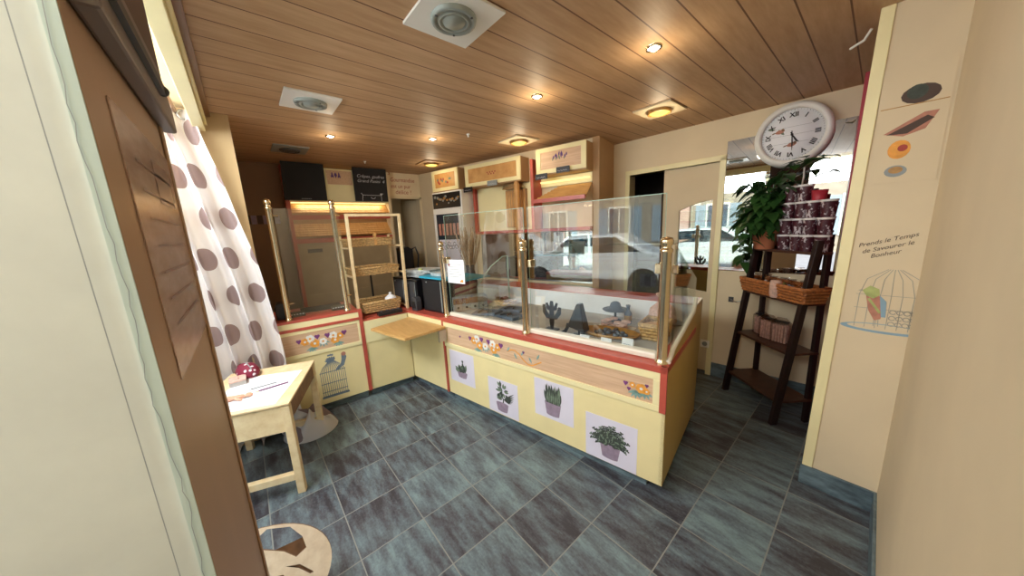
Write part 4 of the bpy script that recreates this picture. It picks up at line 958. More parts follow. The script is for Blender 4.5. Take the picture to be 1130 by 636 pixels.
# printed cups, four rows
def make_cup(label):
    t = thing('printed_cup', label, 'cup', (0, 0, 0), 0, 'stacked maroon cups on the top shelf')
    mb = MB(); mb.lathe([(.036, 0), (.0445, .104), (.045, .108)], seg=20); mb.build('cup_body', 'cup', t)
    mb = MB(); mb.lathe([(.0455, .106), (.048, .108), (.048, .119), (.0455, .121), (.001, .1205)], seg=20); mb.build('lid', 'cup_rim', t)
    return t
ordn = ['leftmost', 'second', 'third', 'rightmost']; rowsn = ['bottom row', 'second row from the bottom', 'third row from the bottom']
cup0 = None
def cup_at(x, y, z, label):
    global cup0
    if cup0 is None: cup0 = make_cup(label); cup0.location = RK(x, y, z)
    else: dup(cup0, RK(x, y, z), rnd.uniform(0, 6), label)
for row in range(3):
    for c_ in range(4):
        cup_at(.222 + row * .006 + c_ * .0985, .21 + .012 * (c_ % 2), SH[3] + row * .1215, 'maroon printed paper cup, %s in the %s' % (ordn[c_], rowsn[row]))
for c_ in range(2): cup_at(.245 + c_ * .099, .21 + .01 * c_, SH[3] + 3 * .1215, 'maroon printed paper cup on the top of the stack, %s one' % ('left' if c_ == 0 else 'right'))
t = thing('red_cup', 'plain crimson tub behind the top cups', 'cup', RK(.45, .225, SH[3] + 3 * .1215), 0)
mb = MB(); mb.lathe([(.038, 0), (.045, .07), (.001, .071)], seg=18); mb.build('tub', 'red_door', t)
# potted pothos
pl = thing('potted_plant', 'trailing green plant in a terracotta pot on top of the dark rack', 'plant', RK(.085, .165, SH[3]), ra)
mb = MB(); mb.lathe([(.066, 0), (.088, .13), (.098, .13), (.10, .17), (.09, .17), (.082, .145), (.001, .14)], seg=24); mb.build('pot', 'terracotta', pl)
mb = MB(); mb.lathe([(.081, .142), (.04, .15), (.001, .152)], seg=14); mb.build('soil', 'ink', pl)
fo = MB(); stm = MB(); q = random.Random(21)
def pleaf(p, dirv, ln, droop):
    d = Vector(dirv).normalized(); sd = d.cross(Vector((0, 0, 1)))
    if sd.length < .1: sd = Vector((1, 0, 0))
    sd.normalize(); nn = sd.cross(d).normalized(); w = ln * .78
    prof = [(0, .0), (-.08, .30), (.06, .47), (.25, .5), (.5, .40), (.75, .22), (1.0, 0)]
    P = []
    for t_, h in prof: 
        c = p + d * ln * t_ - Vector((0, 0, 1)) * droop * ln * t_ * t_
        P.append((c - nn * ln * .10 * 0, c + sd * w * h + nn * ln * .12 * h, c - sd * w * h + nn * ln * .12 * h))
    v = []; 
    for a, b, c in P: v += [a, b, c]
    f = []
    for i in range(len(P) - 1):
        o = 3 * i; f += [(o, o + 3, o + 4, o + 1), (o, o + 2, o + 5, o + 3)]
    fo.add(v, f, 0, True)
base = Vector((0, 0, .15))
def vine(pts, nleaf, s0=.07, s1=.105):
    stm.tube(pts, .0035, 5)
    pts = [Vector(p) for p in pts]
    for k in range(nleaf):
        t_ = (k + .6) / nleaf * (len(pts) - 1); i = min(int(t_), len(pts) - 2); p = pts[i].lerp(pts[i + 1], t_ - i)
        a = q.uniform(0, 6.28); dv = Vector((math.cos(a) * .9 , math.sin(a) * .7 - .45, q.uniform(-.5, .35)))
        pe = p + dv.normalized() * q.uniform(.015, .05); stm.tube([p, pe], .002, 4); pleaf(pe, dv + Vector((0, 0, -.3)), q.uniform(s0, s1), q.uniform(.1, .5))
for k in range(38):     # bushy head
    a = q.uniform(0, 6.28); rr = q.uniform(.04, .22); h = q.uniform(.10, .46)
    vine([base, base + Vector((rr * .4 * math.cos(a), rr * .3 * math.sin(a) - .02, h * .6)), base + Vector((rr * math.cos(a), rr * .5 * math.sin(a) - .03, h))], 6, .075, .125)
vine([base, base + Vector((.12, -.06, .36)), base + Vector((.26, -.05, .48)), base + Vector((.38, -.04, .50)), base + Vector((.50, -.03, .47))], 20, .08, .12)
vine([base, base + Vector((-.10, -.06, .24)), base + Vector((-.17, -.06, .10)), base + Vector((-.19, -.05, -.02)), base + Vector((-.14, -.06, -.16)), base + Vector((-.11, -.08, -.28))], 22)
vine([base, base + Vector((-.02, -.15, .10)), base + Vector((-.04, -.17, -.04)), base + Vector((-.06, -.16, -.18))], 13)
vine([base, base + Vector((-.14, -.02, .22)), base + Vector((-.25, -.02, .17)), base + Vector((-.28, -.02, .06))], 10, .08, .11)
vine([base, base + Vector((.05, -.15, .06)), base + Vector((.05, -.16, -.10))], 7)
vine([base, base + Vector((-.12, .0, .3)), base + Vector((-.25, .0, .42))], 7, .09, .12)
cr, sr = math.cos(ra), math.sin(ra); px0 = pl.location
def clampwall(vs):
    o_ = []
    for x, y, z in vs:
        wx, wy = px0.x + x * cr - y * sr, px0.y + x * sr + y * cr
        d = (wx + 2.051) * -math.sin(Wa) + (wy - 3.436) * math.cos(Wa) + .03
        if d > 0: wx += math.sin(Wa) * d; wy -= math.cos(Wa) * d
        wx -= px0.x; wy -= px0.y; o_.append((wx * cr + wy * sr, -wx * sr + wy * cr, z))
    return o_
fo.v = clampwall(fo.v); stm.v = clampwall(stm.v)
stm.build('stems', 'leaf', pl); fo.build('leaves', 'leaf', pl)
# round clock
ck = thing('wall_clock', 'large round white wall clock with Roman numerals above the plant', 'clock', (-.535, 3.47, 2.235), Wa)
ROT = Matrix.Rotation(R(90), 4, 'X')
mb = MB(); mb.lathe([(.215, -.045), (.236, -.03), (.242, 0), (.236, .03), (.218, .045), (.20, .045), (.192, .03), (.19, .012)], seg=48, M4=ROT); mb.build('rim', 'white', ck)
mb = MB(); mb.lathe([(.195, .0), (.195, .012), (.001, .0125)], seg=40, M4=ROT); dial = mb.build('dial', 'paper', ck)
mb = MB(); pn = Pen(mb, (0, -.0125, 0), (1, 0, 0), (0, 0, 1), None, .001)
rom = ['XII', 'I', 'II', 'III', 'IIII', 'V', 'VI', 'VII', 'VIII', 'IX', 'X', 'XI']
for k, s in enumerate(rom):
    a = R(90 - 30 * k); r_ = .150
    th = 90 - 30 * k - 90
    ux, uy = r_ * math.cos(a), r_ * math.sin(a); h = .045
    c, sn = math.cos(R(th)), math.sin(R(th)); bx, by = ux + sn * h * .36, uy - c * h * .36
    pn.text(s, bx, by, h, 0, 0, 'CENTER', 1.0, .0015, .001, th)
for k in range(60):
    a = R(6 * k); pn.stroke([(.18 * math.cos(a), .18 * math.sin(a)), (.187 * math.cos(a), .187 * math.sin(a))], .003 if k % 5 == 0 else .0015, 0)
for z in (-.06, 0, .06): pn.stroke([(-.17 + abs(z), z), (.17 - abs(z), z)], .0015, 1)
def bird2(u, v, s):
    pn.fill([(u - s, v - .1 * s), (u - .5 * s, v + .35 * s), (u + .2 * s, v + .5 * s), (u + .6 * s, v + .35 * s), (u + .8 * s, v + .2 * s), (u + .5 * s, v - .2 * s), (u - .1 * s, v - .45 * s), (u - .6 * s, v - .35 * s)], 2, .0012)
    pn.circle(u + .45 * s, v + .35 * s, .28 * s, 3, .0015); pn.leaf(u - .8 * s, v, 200, .8 * s, .25 * s, 3, .0016)
bird2(-.075, .035, .035); bird2(.005, -.075, .036); pn.leaf(-.11, .06, 170, .05, .018, 4, .001); pn.leaf(-.05, .01, 130, .06, .02, 4, .001)
mb.build('numerals', ['ink_black', 'grey', 'bird_red', 'ply_edge', 'print_green'], dial)
mb = MB(); pn = Pen(mb, (0, -.0125, 0), (1, 0, 0), (0, 0, 1), None, .004); pn.stroke([(-.01, .02), (0, 0), (.03, -.05), (.045, -.06)], [.006, .008, .012, .003], 0); mb.build('hour_hand', 'ink_black', ck)
mb = MB(); pn = Pen(mb, (0, -.0125, 0), (1, 0, 0), (0, 0, 1), None, .006); pn.stroke([(-.003, .03), (0, 0), (.006, -.07), (.008, -.12)], [.005, .007, .009, .002], 0); pn.circle(0, 0, .009, 0, .007); mb.build('minute_hand', 'ink_black', ck)
# wall cable, switch, red door edge
mb = MB(); mb.tube([(-.445, 3.50, 2.03), (-.44, 3.50, 1.9), (-.45, 3.505, 1.8)], .005); tag(mb.build('clock_cable', 'white'), 'short white cable hanging below the round clock', 'cable')
t = thing('wall_socket', 'white wall socket low on the wall beside the counter', 'socket', (-1.05, 3.484, .335), Wa)
mb = MB(); mb.box(-.04, .04, -.014, 0, -.04, .04); mb.build('plate', 'white', t, bevel=.004)
mb = MB(); mb.lathe([(.024, .0141), (.022, .008), (.001, .008)], seg=16, M4=ROT); mb.build('recess', 'grey', t)
t = thing('wall_hook', 'small dark hook on the wall under the mirror', 'hook', (-.86, 3.503, .83), Wa)
mb = MB(); mb.box(-.02, .02, -.006, 0, -.025, .025); mb.build('plate', 'dark_grey', t); mb = MB(); mb.tube([(0, -.006, 0), (.04, -.04, -.012), (.09, -.045, .002), (.10, -.045, .025)], .004, 6); mb.build('prong', 'steel', t)
mb = MB(); mb.box(-.158, -.138, 3.05, 3.53, 0, 2.44); tag(mb.build('red_panel', 'red_door', bevel=.002), 'tall narrow crimson panel edge beside the passage wall', 'screen')  # red board standing edge-on, a side panel
# decorations on the passage wall (right edge)
mb = MB(); pn = Pen(mb, (-.072, 2.3578, 1.40), (1, 0, 0), (0, 0, 1), None, .001)
pn.text('Prends le Temps', .015, .025, .028, 0, .4, rot=17); pn.text('de Savourer le', .03, -.005, .028, 0, .4, rot=17); pn.text('Bonheur', .06, -.027, .028, 0, .4, rot=17)
tag(mb.build('wall_lettering', 'ink'), 'dark slanted handwriting on the right wall above the bird print', 'lettering')
mb = MB(); pn = Pen(mb, (-.04, 2.3578, 1.02), (1, 0, 0), (0, 0, 1), None, .001)
pn.circle(.115, .0, .155, 3, .0008, 24, .16); pn.circle(.115, .004, .13, 4, .0009, 24, .13)
for i in range(7): u = .01 + i * .035; pn.stroke([(u, .0), (u + .002, .17), (.115 + (u - .115) * .8, .25), (.115 + (u - .115) * .2, .30)], .0025, 0)
for z in (.10, .17): pn.stroke([(.0, z), (.23, z)], .002, 0)
pn.fill([(.02, .19), (.045, .215), (.075, .20), (.08, .17), (.06, .15), (.035, .165)], 1, .0016); pn.fill([(.035, .165), (.075, .175), (.10, .12), (.095, .05), (.075, .04), (.05, .09)], 2, .0015); pn.fill([(.08, .17), (.105, .14), (.11, .06), (.095, .06)], 3, .0018); pn.stroke([(.045, .15), (.09, .08)], .010, 1, .002)
pn.stroke([(.075, .045), (.075, .01)], .003, 0); pn.stroke([(.088, .045), (.09, .01)], .003, 0); pn.fill([(.02, .195), (.005, .188), (.022, .186)], 0, .0017)
for r_ in range(3):
    for c_ in range(5): pn.arc(.13 + c_ * .022, .03 + r_ * .03, .010, 0, 330, .004, 0)
tag(mb.build('birdcage_decal', ['faint_blue', 'leaf_print', 'bird_red', 'faint_sky', 'wall_pale']), 'painted birdcage with green and red bird low on the right wall', 'wall decal')
t = thing('food_poster', 'pale poster with food pictures high on the right wall', 'poster', (-.055, 2.3575, 1.73))
mb = MB(); mb.hexa([(0, -.003, 0), (.195, -.003, 0), (.195, -.0005, 0), (0, -.0005, 0)], [(-.01, -.003, .50), (.195, -.003, .50), (.195, -.0005, .50), (-.01, -.0005, .50)]); p = mb.build('sheet', 'wall_pale', t)
mb = MB(); pn = Pen(mb, (0, -.003, 0), (1, 0, 0), (0, 0, 1), None, .001)
pn.circle(.075, .05, .034, 0, .001, 16, .75); pn.circle(.075, .055, .022, 1, .0015, 14, .7); pn.circle(.075, .145, .034, 2, .001, 16, 1.2); pn.circle(.085, .15, .015, 3, .0015)
pn.fill([(.02, .22), (.13, .29), (.17, .29), (.14, .22), (.08, .20)], 4); pn.fill([(.03, .215), (.14, .275), (.16, .26), (.09, .21)], 5, .0015); pn.circle(.11, .37, .055, 5, .001, 14, .7); pn.circle(.10, .38, .03, 6, .0015); pn.stroke([(0, .33), (.19, .33)], .004, 1)
mb.build('food_picture', ['grey', 'gold', 'orange', 'ink_red', 'bird_red', 'ink', 'print_dark'], p)

# ---------------------------------------------------------------- curtain
def cloth(name, nu, nv, fn, mat):
    v = []; uv = []; L = 0
    g = [[Vector(fn(i / nu, j / nv)) for i in range(nu + 1)] for j in range(nv + 1)]
    me = bpy.data.meshes.new(name); f = []
    for row in g: v += row
    for j in range(nv):
        for i in range(nu): a = j * (nu + 1) + i; f.append((a, a + 1, a + nu + 2, a + nu + 1))
    me.from_pydata([tuple(p) for p in v], [], f); ul = me.uv_layers.new(name='UVMap')
    mid = g[nv // 2]; acc = [0]
    for i in range(nu): acc.append(acc[-1] + (mid[i + 1] - mid[i]).length)
    for p in me.polygons:
        p.use_smooth = True
        for li in p.loop_indices: vi = me.loops[li].vertex_index; ul.data[li].uv = (acc[vi % (nu + 1)], (vi // (nu + 1)) / nv * 2.35)
    me.materials.append(M[mat]); o = bpy.data.objects.new(name, me); COL.objects.link(o); return o
def sm(a, b, x): x = max(0, min(1, (x - a) / (b - a))); return x * x * (3 - 2 * x)
def cur(u, t):
    z = 2.475 - 2.445 * t
    yr = -.105 + .085 * sm(0, .25, t) + .10 * sm(.18, .5, t) + .045 * sm(.45, .75, t) + .05 * sm(.75, 1, t)
    y = -.52 + (yr + .52) * (u ** (1.15 - .3 * t))
    w = sm(.55, 1, u)
    ph = u * 4.2 * 2 * math.pi + 1.6 * math.sin(1.9 * t + .6) + .9 * math.sin(4.1 * t + 3 * u)
    amp = (.048 + .03 * t) * (1 - .45 * w)
    x = -3.05 + amp * (math.sin(ph) + .35 * math.sin(2.3 * ph + 1)) - .03 * w * t
    y += .018 * math.cos(ph) * (1 - .6 * w)
    return (x, y, z)
ct = thing('curtain', 'white shop curtain with mauve dots gathered in the display window', 'curtain', (0, 0, 0))
cl = cloth('cloth', 150, 60, cur, 'curtain'); cl.parent = ct
mb = MB()
for k in range(6):
    p = Vector(cur(.04 + k * .165, 0)); mb.tube([(p.x, p.y + .028 * math.cos(a * math.pi / 6), p.z - .03 + .028 * math.sin(a * math.pi / 6)) for a in range(13)], .006, 6)
mb.build('eyelet_ring', 'steel', ct)
mb = MB(); mb.tube([(-.88, -.2, 2.462), (-3.18, -.2, 2.462)], .012, 10); tag(mb.build('curtain_rod', 'brown_edge'), 'thin curtain rod under the cream window lintel', 'curtain rod')
def pile(u, v):
    a = u * 2 * math.pi; r_ = .02 + .98 * v
    x = -2.98 + .20 * r_ * math.cos(a); y = .20 + .20 * r_ * math.sin(a)
    z = .16 * (1 - v ** 3) * (1 + .2 * math.sin(3 * a + 1)) + .02 * math.sin(7 * a + 5 * v) * v * (1 - v) * 4 + .004
    return (x, y, z)
o = cloth('curtain_hem', 48, 16, pile, 'curtain')
for lp in o.data.loops: c_ = o.data.vertices[lp.vertex_index].co; o.data.uv_layers[0].data[lp.index].uv = (c_.x + .05, c_.y + c_.z)
tag(o, 'crumpled dotted cloth heaped on the floor behind the small desk', 'cloth')

# ---------------------------------------------------------------- child's desk
FR, BR, BLd, FL = Vector((-2.25, .045, 0)), Vector((-2.87, .262, 0)), Vector((-3.035, -.205, 0)), Vector((-2.415, -.42, 0))
dx = (BR - FR).normalized(); da = math.atan2(dx.y, dx.x); DL = (BR - FR).length; DW = (FL - FR).length
dk = thing('small_desk', 'small pale pine children\'s desk in front of the curtain', 'desk', FR, da)   # +x to the back, +y toward the window
ZT = .63; lw = .022
for x, y in ((0, 0), (DL, 0), (0, DW), (DL, DW)):
    mb = MB(); mb.box(x - lw if x == 0 else x - lw, x + lw, y - lw, y + lw, 0, ZT - .02); mb.build('leg', 'pine', dk, bevel=.004)
mb = MB(); mb.box(-.02, .02, lw, DW - lw, .10, .145); mb.build('foot_rail', 'pine', dk, bevel=.003)
mb = MB(); mb.box(DL - .02, DL + .02, lw, DW - lw, .10, .145); mb.build('foot_rail', 'pine', dk, bevel=.003)
mb = MB(); mb.box(-.014, .006, lw, DW - lw, ZT - .19, ZT - .02); mb.build('front_apron', 'pine', dk, bevel=.002)
mb = MB(); mb.box(DL - .008, DL + .012, lw, DW - lw, ZT - .1, ZT - .02); mb.build('rear_apron', 'pine', dk, bevel=.002)
mb = MB(); mb.box(lw, DL - lw, -.012, .008, ZT - .13, ZT - .02); mb.build('side_apron', 'ply_edge', dk, bevel=.002)  # both side aprons: darker tone puts the side's shade into the wood
mb = MB(); mb.box(lw, DL - lw, DW - .008, DW + .012, ZT - .13, ZT - .02); mb.build('side_apron', 'ply_edge', dk, bevel=.002)
mb = MB(); mb.box(-.026, DL + .026, -.026, DW + .026, ZT - .014, ZT); mb.build('desk_top', 'pine', dk, bevel=.004)
c, s = math.cos(da), math.sin(da)
def DK(x, y, z): return (FR.x + x * c - y * s, FR.y + x * s + y * c, z)
mb = MB(); mb.prism_z([(.0, .05), (.50, .02), (.54, .40), (.02, .45)], 0, .0015); o = mb.build('drawing_paper', 'paper'); o.location = DK(0, 0, ZT + .0005); o.rotation_euler[2] = da; tag(o, 'large white sheet of drawing paper on the small desk', 'paper')
t = thing('pencil', 'purple pencil lying across the white drawing paper', 'pencil', DK(.26, .14, ZT + .0065), da + R(112))
mb = MB(); mb.tube([(-.09, 0, 0), (.07, 0, 0)], .0045, 6); mb.build('shaft', 'purple_pen', t)
mb = MB(); mb.tube([(.07, 0, 0), (.095, 0, -.001)], [.0045, .0008], 6); mb.build('tip', 'pine', t)
t = thing('pencil', 'thin silver pencil beside the purple pencil on the paper', 'pencil', DK(.31, .20, ZT + .006), da + R(108))
mb = MB(); mb.tube([(-.07, 0, 0), (.06, 0, 0)], .0038, 6); mb.build('shaft', 'grey', t)
mb = MB(); mb.tube([(.06, 0, 0), (.08, 0, -.001)], [.0038, .0008], 6); mb.build('tip', 'dark_grey', t)
t = thing('pencil_case', 'maroon pouch with white dots at the far corner of the desk', 'pouch', DK(DL - .06, DW - .11, ZT), da + R(35))
mb = MB(); mb.lathe([(.001, 0), (.07, .0), (.085, .03), (.06, .075), (.02, .09), (.001, .092)], seg=14, M4=Matrix.Diagonal((1.4, .8, 1, 1))); mb.build('pouch_body', 'dotred', t)
mb = MB(); mb.tube([(-.09, 0, .07), (0, 0, .095), (.09, 0, .07)], .005, 6); mb.build('zip', 'grey', t)
t = thing('pencil_box', 'beige and grey box on the desk next to the maroon pouch', 'box', DK(DL - .2, DW - .1, ZT), da + R(20))
mb = MB(); mb.box(-.06, .05, -.045, .045, 0, .03); mb.build('box_base', 'pave', t, bevel=.003)
mb = MB(); mb.box(-.061, .051, -.046, .046, .03, .04); mb.ball((-.02, 0, .04), .012, 0, 8); mb.build('lid', 'biscuit', t, bevel=.003)

# ---------------------------------------------------------------- child at the desk (mostly hidden behind the frame)
def skin(name, verts, edges, radii, mat, parent, root=0, sub=2):
    me = bpy.data.meshes.new(name); me.from_pydata(verts, edges, []); o = bpy.data.objects.new(name, me); COL.objects.link(o); o.parent = parent
    me.materials.append(M[mat])
    md = o.modifiers.new('skin', 'SKIN'); md.use_smooth_shade = True
    for i, r_ in enumerate(radii):
        sv = me.skin_vertices[0].data[i]; sv.radius = (r_, r_) if not isinstance(r_, tuple) else r_; sv.use_root = (i == root)
    sb = o.modifiers.new('sub', 'SUBSURF'); sb.levels = sub; sb.render_levels = sub
    return o
kid = thing('person', 'child seated behind the small desk, forearm and hand on the white paper', 'person', (0, 0, 0))
def K(x, y, z): return DK(x, y, z)
# pelvis, chest, neck, head; arms; legs in desk coordinates (x to the back, y toward the window)
H_ = [(.34, .82, .37), (.34, .81, .50), (.34, .77, .66), (.34, .755, .715), (.34, .735, .785), (.34, .725, .88), (.34, .725, .93)]
V = [K(*p) for p in H_]; E_ = [(0, 1), (1, 2), (2, 3), (3, 4), (4, 5), (5, 6)]; Rr = [.095, .085, .085, .042, .072, .092, .062]
def chain(start, pts, rad):
    prev = start
    for p, r_ in zip(pts, rad): V.append(K(*p)); E_.append((prev, len(V) - 1)); Rr.append(r_); prev = len(V) - 1
    return prev
hR = chain(2, [(.215, .76, .68), (.13, .62, .655), (.125, .46, .655), (.15, .37, .652), (.168, .315, .648)], [.043, .036, .027, .021, .019])
hL = chain(2, [(.465, .76, .68), (.56, .66, .60), (.52, .62, .50), (.48, .68, .46)], [.043, .034, .027, .022])
chain(0, [(.26, .77, .36), (.25, .62, .36), (.25, .54, .34), (.25, .55, .18), (.25, .55, .05), (.25, .47, .03)], [.075, .062, .05, .042, .032, .03])
chain(0, [(.42, .77, .36), (.43, .62, .36), (.43, .54, .34), (.43, .55, .18), (.43, .55, .05), (.43, .47, .03)], [.075, .062, .05, .042, .032, .03])
skin('body', V, E_, Rr, 'skin', kid)
# right hand: palm + five fingers lying on the paper
hv = [K(.140, .40, .653), K(.155, .355, .651), K(.168, .315, .648), K(.178, .285, .645), K(.186, .258, .643)]; he = [(0, 1), (1, 2), (2, 3), (3, 4)]; hr = [(.020, .020), (.020, .018), (.019, .015), (.026, .012), (.024, .011)]
skin('hand', hv, he, hr, 'skin', kid, 0, 2)
for k, (ox, ln) in enumerate(((-.018, .036), (-.006, .042), (.006, .039), (.017, .030))):
    b0 = Vector((.186 + ox * .9, .258 + .004, .643)); dv = Vector((.22 + ox * 6, -1, 0)).normalized()
    skin('finger', [K(*b0), K(*(b0 + dv * ln * .4 + Vector((0, 0, .004)))), K(*(b0 + dv * ln * .75)), K(*(b0 + dv * ln + Vector((0, 0, -.004))))], [(0, 1), (1, 2), (2, 3)], [.0074, .0068, .0062, .0052], 'skin', kid)
b0 = Vector((.160, .30, .645)); skin('thumb', [K(*b0), K(*(b0 + Vector((-.016, -.012, 0)))), K(*(b0 + Vector((-.022, -.03, -.002)))), K(*(b0 + Vector((-.020, -.042, -.005))))], [(0, 1), (1, 2), (2, 3)], [.009, .008, .007, .0055], 'skin', kid)
# clothes and hair
skin('shirt', [K(.34, .815, .40), K(.34, .81, .50), K(.34, .77, .665), K(.215, .76, .685), K(.155, .665, .668), K(.465, .76, .685), K(.535, .69, .63)], [(0, 1), (1, 2), (2, 3), (3, 4), (2, 5), (5, 6)], [.108, .100, .100, .055, .046, .055, .046], 'shirt', kid)
skin('trousers', [K(.34, .82, .38), K(.26, .77, .365), K(.25, .62, .365), K(.25, .54, .34), K(.25, .55, .10), K(.42, .77, .365), K(.43, .62, .365), K(.43, .54, .34), K(.43, .55, .10)], [(0, 1), (1, 2), (2, 3), (3, 4), (0, 5), (5, 6), (6, 7), (7, 8)], [.108, .085, .07, .058, .048, .085, .07, .058, .048], 'trouser', kid)
mb = MB(); cH = K(.34, .735, .905)
mb.ball(cH, .100, 0, 16, (1, 1, 1.0)); hr_o = mb.build('hair', 'hair', kid)
# keep the hair off the face: shift it back and up
hr_o.location = (Vector(K(.34, .765, .915)) - Vector(cH))
mb = MB()
for sx in (-.03, .03): mb.ball(K(.34 + sx, .640, .875), .010, 0, 10); 
mb.build('eye', 'ink', kid)
mb = MB(); mb.ball(K(.34, .632, .85), .011, 0, 10, (1, 1, 1.3)); mb.ball(K(.34 - .088, .735, .865), .016, 0, 8); mb.ball(K(.34 + .088, .735, .865), .016, 0, 8); mb.build('nose_and_ears', 'skin', kid)
mb = MB(); mb.ball(K(.34, .645, .815), .014, 0, 10, (1.3, .8, .4)); mb.build('mouth', 'bird_red', kid)
st = thing('stool', 'small pine stool under the seated child', 'stool', DK(.34, .80, 0), da)
mb = MB(); mb.lathe([(.16, .235), (.165, .245), (.165, .262), (.15, .268), (.001, .268)], seg=24); mb.build('seat', 'pine', st)
for k in range(4):
    a = R(45 + 90 * k); mb = MB(); mb.tube([(.14 * math.cos(a), .14 * math.sin(a), 0), (.10 * math.cos(a), .10 * math.sin(a), .24)], .014, 8); mb.build('leg', 'pine', st)

# ---------------------------------------------------------------- plywood cut-out toy at the lower left
py = thing('plywood_cutout', 'round-edged plywood cut-out with animal slots beside the brown frame', 'plywood sign', (-1.50, -.06, 0), R(82))
out = [(.32 * math.cos(a) - .20, .26 * math.sin(a)) for a in [R(-90 + 180 * i / 24) for i in range(25)]] + [(-.28, .20), (-.34, .1), (-.34, -.16), (-.30, -.25)]
tilt = Matrix.Rotation(R(58), 4, 'X')
me_b = bmesh.new()
def ring(pts, z): return [me_b.verts.new((p[0], p[1], z)) for p in pts]
slot1 = [(-.10, .235), (-.02, .20), (.02, .13), (.03, .07), (-.01, .05), (-.05, .10), (-.12, .15), (-.17, .19)]
slot2 = [(-.20, .0), (-.12, .02), (-.06, .0), (-.03, -.08), (-.04, -.16), (-.09, -.19), (-.12, -.10), (-.17, -.06)]
slot3 = [(-.05, .03), (0, .01), (.04, -.045), (.045, -.055), (.032, -.055), (-.005, -.005)]
me_b.free()
cu = bpy.data.curves.new('ply', 'CURVE'); cu.dimensions = '2D'; cu.fill_mode = 'BOTH'; cu.extrude = .009
for L in (out, slot1, slot2, slot3):
    sp = cu.splines.new('POLY'); sp.points.add(len(L) - 1); sp.use_cyclic_u = True
    for p, xy in zip(sp.points, L): p.co = (xy[0], xy[1] * .82, 0, 1)
tmp = bpy.data.objects.new('tmp', cu); COL.objects.link(tmp); me = bpy.data.meshes.new_from_object(tmp.evaluated_get(bpy.context.evaluated_depsgraph_get())); bpy.data.objects.remove(tmp)
me.materials.clear(); me.materials.append(M['plywood']); me.materials.append(M['ply_edge'])
for p in me.polygons: p.material_index = 1 if abs(p.normal.z) < .5 else 0
bo = bpy.data.objects.new('board', me); COL.objects.link(bo); bo.parent = py; bo.matrix_local = Matrix.Translation((.03, 0, .192)) @ tilt
mb = MB(); mb.T = Matrix.Translation((.03, 0, .192)) @ tilt; pn = Pen(mb, (-.24, -.13, .009), (1, 0, 0), (0, 1, 0), None, .001)
for k in range(7): pn.arc(.02 + .022 * k, -.05 + .006 * math.sin(k), .012, 30 * k, 30 * k + 250, .005)
mb.build('burnt_lettering', 'ink_black', py)
mb = MB(); mb.hexa([(-.16, .0, 0), (.06, .0, 0), (.06, .20, 0), (-.16, .20, 0)], [(-.16, .06, .10), (.06, .06, .10), (.06, .12, .22), (-.16, .12, .22)]); mb.build('foot', 'ply_edge', py)

# ---------------------------------------------------------------- the street outside (seen in the glass and mirrors)
mb = MB(); mb.box(-24, 16, -3.2, -1.15, -.12, -.02); struct(mb.build('pavement', 'pave'))
mb = MB(); mb.box(-24, 16, -13, -3.2, -.2, -.1); struct(mb.build('street', 'asphalt'))
def house(x0, x1, mat, lab, hh, nwin):
    t = thing('house_facade', lab, 'building', (x0, -13, 0)); w = x1 - x0
    mb = MB(); mb.box(0, w, -.4, 0, -.2, hh); mb.build('wall', mat, t)
    mb = MB(); mb.box(-.05, w + .05, -.45, .18, hh, hh + .25); mb.build('cornice', 'pave', t)
    step = w / nwin
    for fl_ in range(3):
        for k in range(nwin):
            cx = step * (k + .5); z = .7 + fl_ * 2.9
            mb = MB(); mb.box(cx - .55, cx + .55, 0, .05, z - .05, z + 1.75); f = mb.build('window', 'white', t)
            mb = MB(); mb.box(cx - .47, cx - .03, .05, .055, z + .04, z + 1.66); mb.box(cx + .03, cx + .47, .05, .055, z + .04, z + 1.66); mb.build('pane', 'pane_dark', f)
            mb = MB(); mb.box(cx - 1.05, cx - .57, .0, .06, z, z + 1.7); mb.box(cx + .57, cx + 1.05, 0, .06, z, z + 1.7); mb.build('shutter', 'shutter', t)
            if fl_ == 1:
                mb = MB(); mb.box(cx - .7, cx + .7, 0, .3, z - .12, z - .04)
                for b in range(9): mb.box(cx - .66 + b * .165 - .012, cx - .66 + b * .165 + .012, .27, .29, z - .04, z + .55)
                mb.box(cx - .68, cx + .68, .26, .30, z + .55, z + .59); mb.build('balcony', 'dark_grey', t)
house(-20, -5.2, 'facade', 'pink rendered house across the street, reflected in the counter glass', 8.6, 4)
house(-5.1, 5.2, 'facade_b', 'pale stone house across the street, reflected in the mirror', 9.2, 4)
car = thing('parked_car', 'white car parked at the near kerb, reflected in the right counter glass', 'car', (-2.9, -5.0, -.1), 0, 'cars parked in the street')
body = [(-2.1, .35), (-2.1, .75), (-1.75, .85), (-1.1, 1.0), (-.55, 1.42), (.75, 1.46), (1.45, 1.05), (1.95, .98), (2.1, .8), (2.1, .35)]
mb = MB(); mb.prism_y(body, -.82, .82); mb.build('car_body', 'car_white', car, bevel=.07)
mb = MB(); mb.prism_y([(-.95, 1.02), (-.52, 1.36), (.05, 1.39), (.05, 1.02)], .815, .826); mb.prism_y([(.12, 1.02), (.12, 1.39), (.70, 1.40), (1.25, 1.05)], .815, .826); mb.build('side_window', 'car_glass', car)
for x in (-1.3, 1.35):
    for y in (.82, -.62):
        mb = MB(); mb.lathe([(.33, 0), (.33, .2), (.2, .21), (.001, .205)], (x, y + .02, .33), 22, M4=Matrix.Rotation(R(90), 4, 'X')); mb.build('wheel', 'tyre', car)

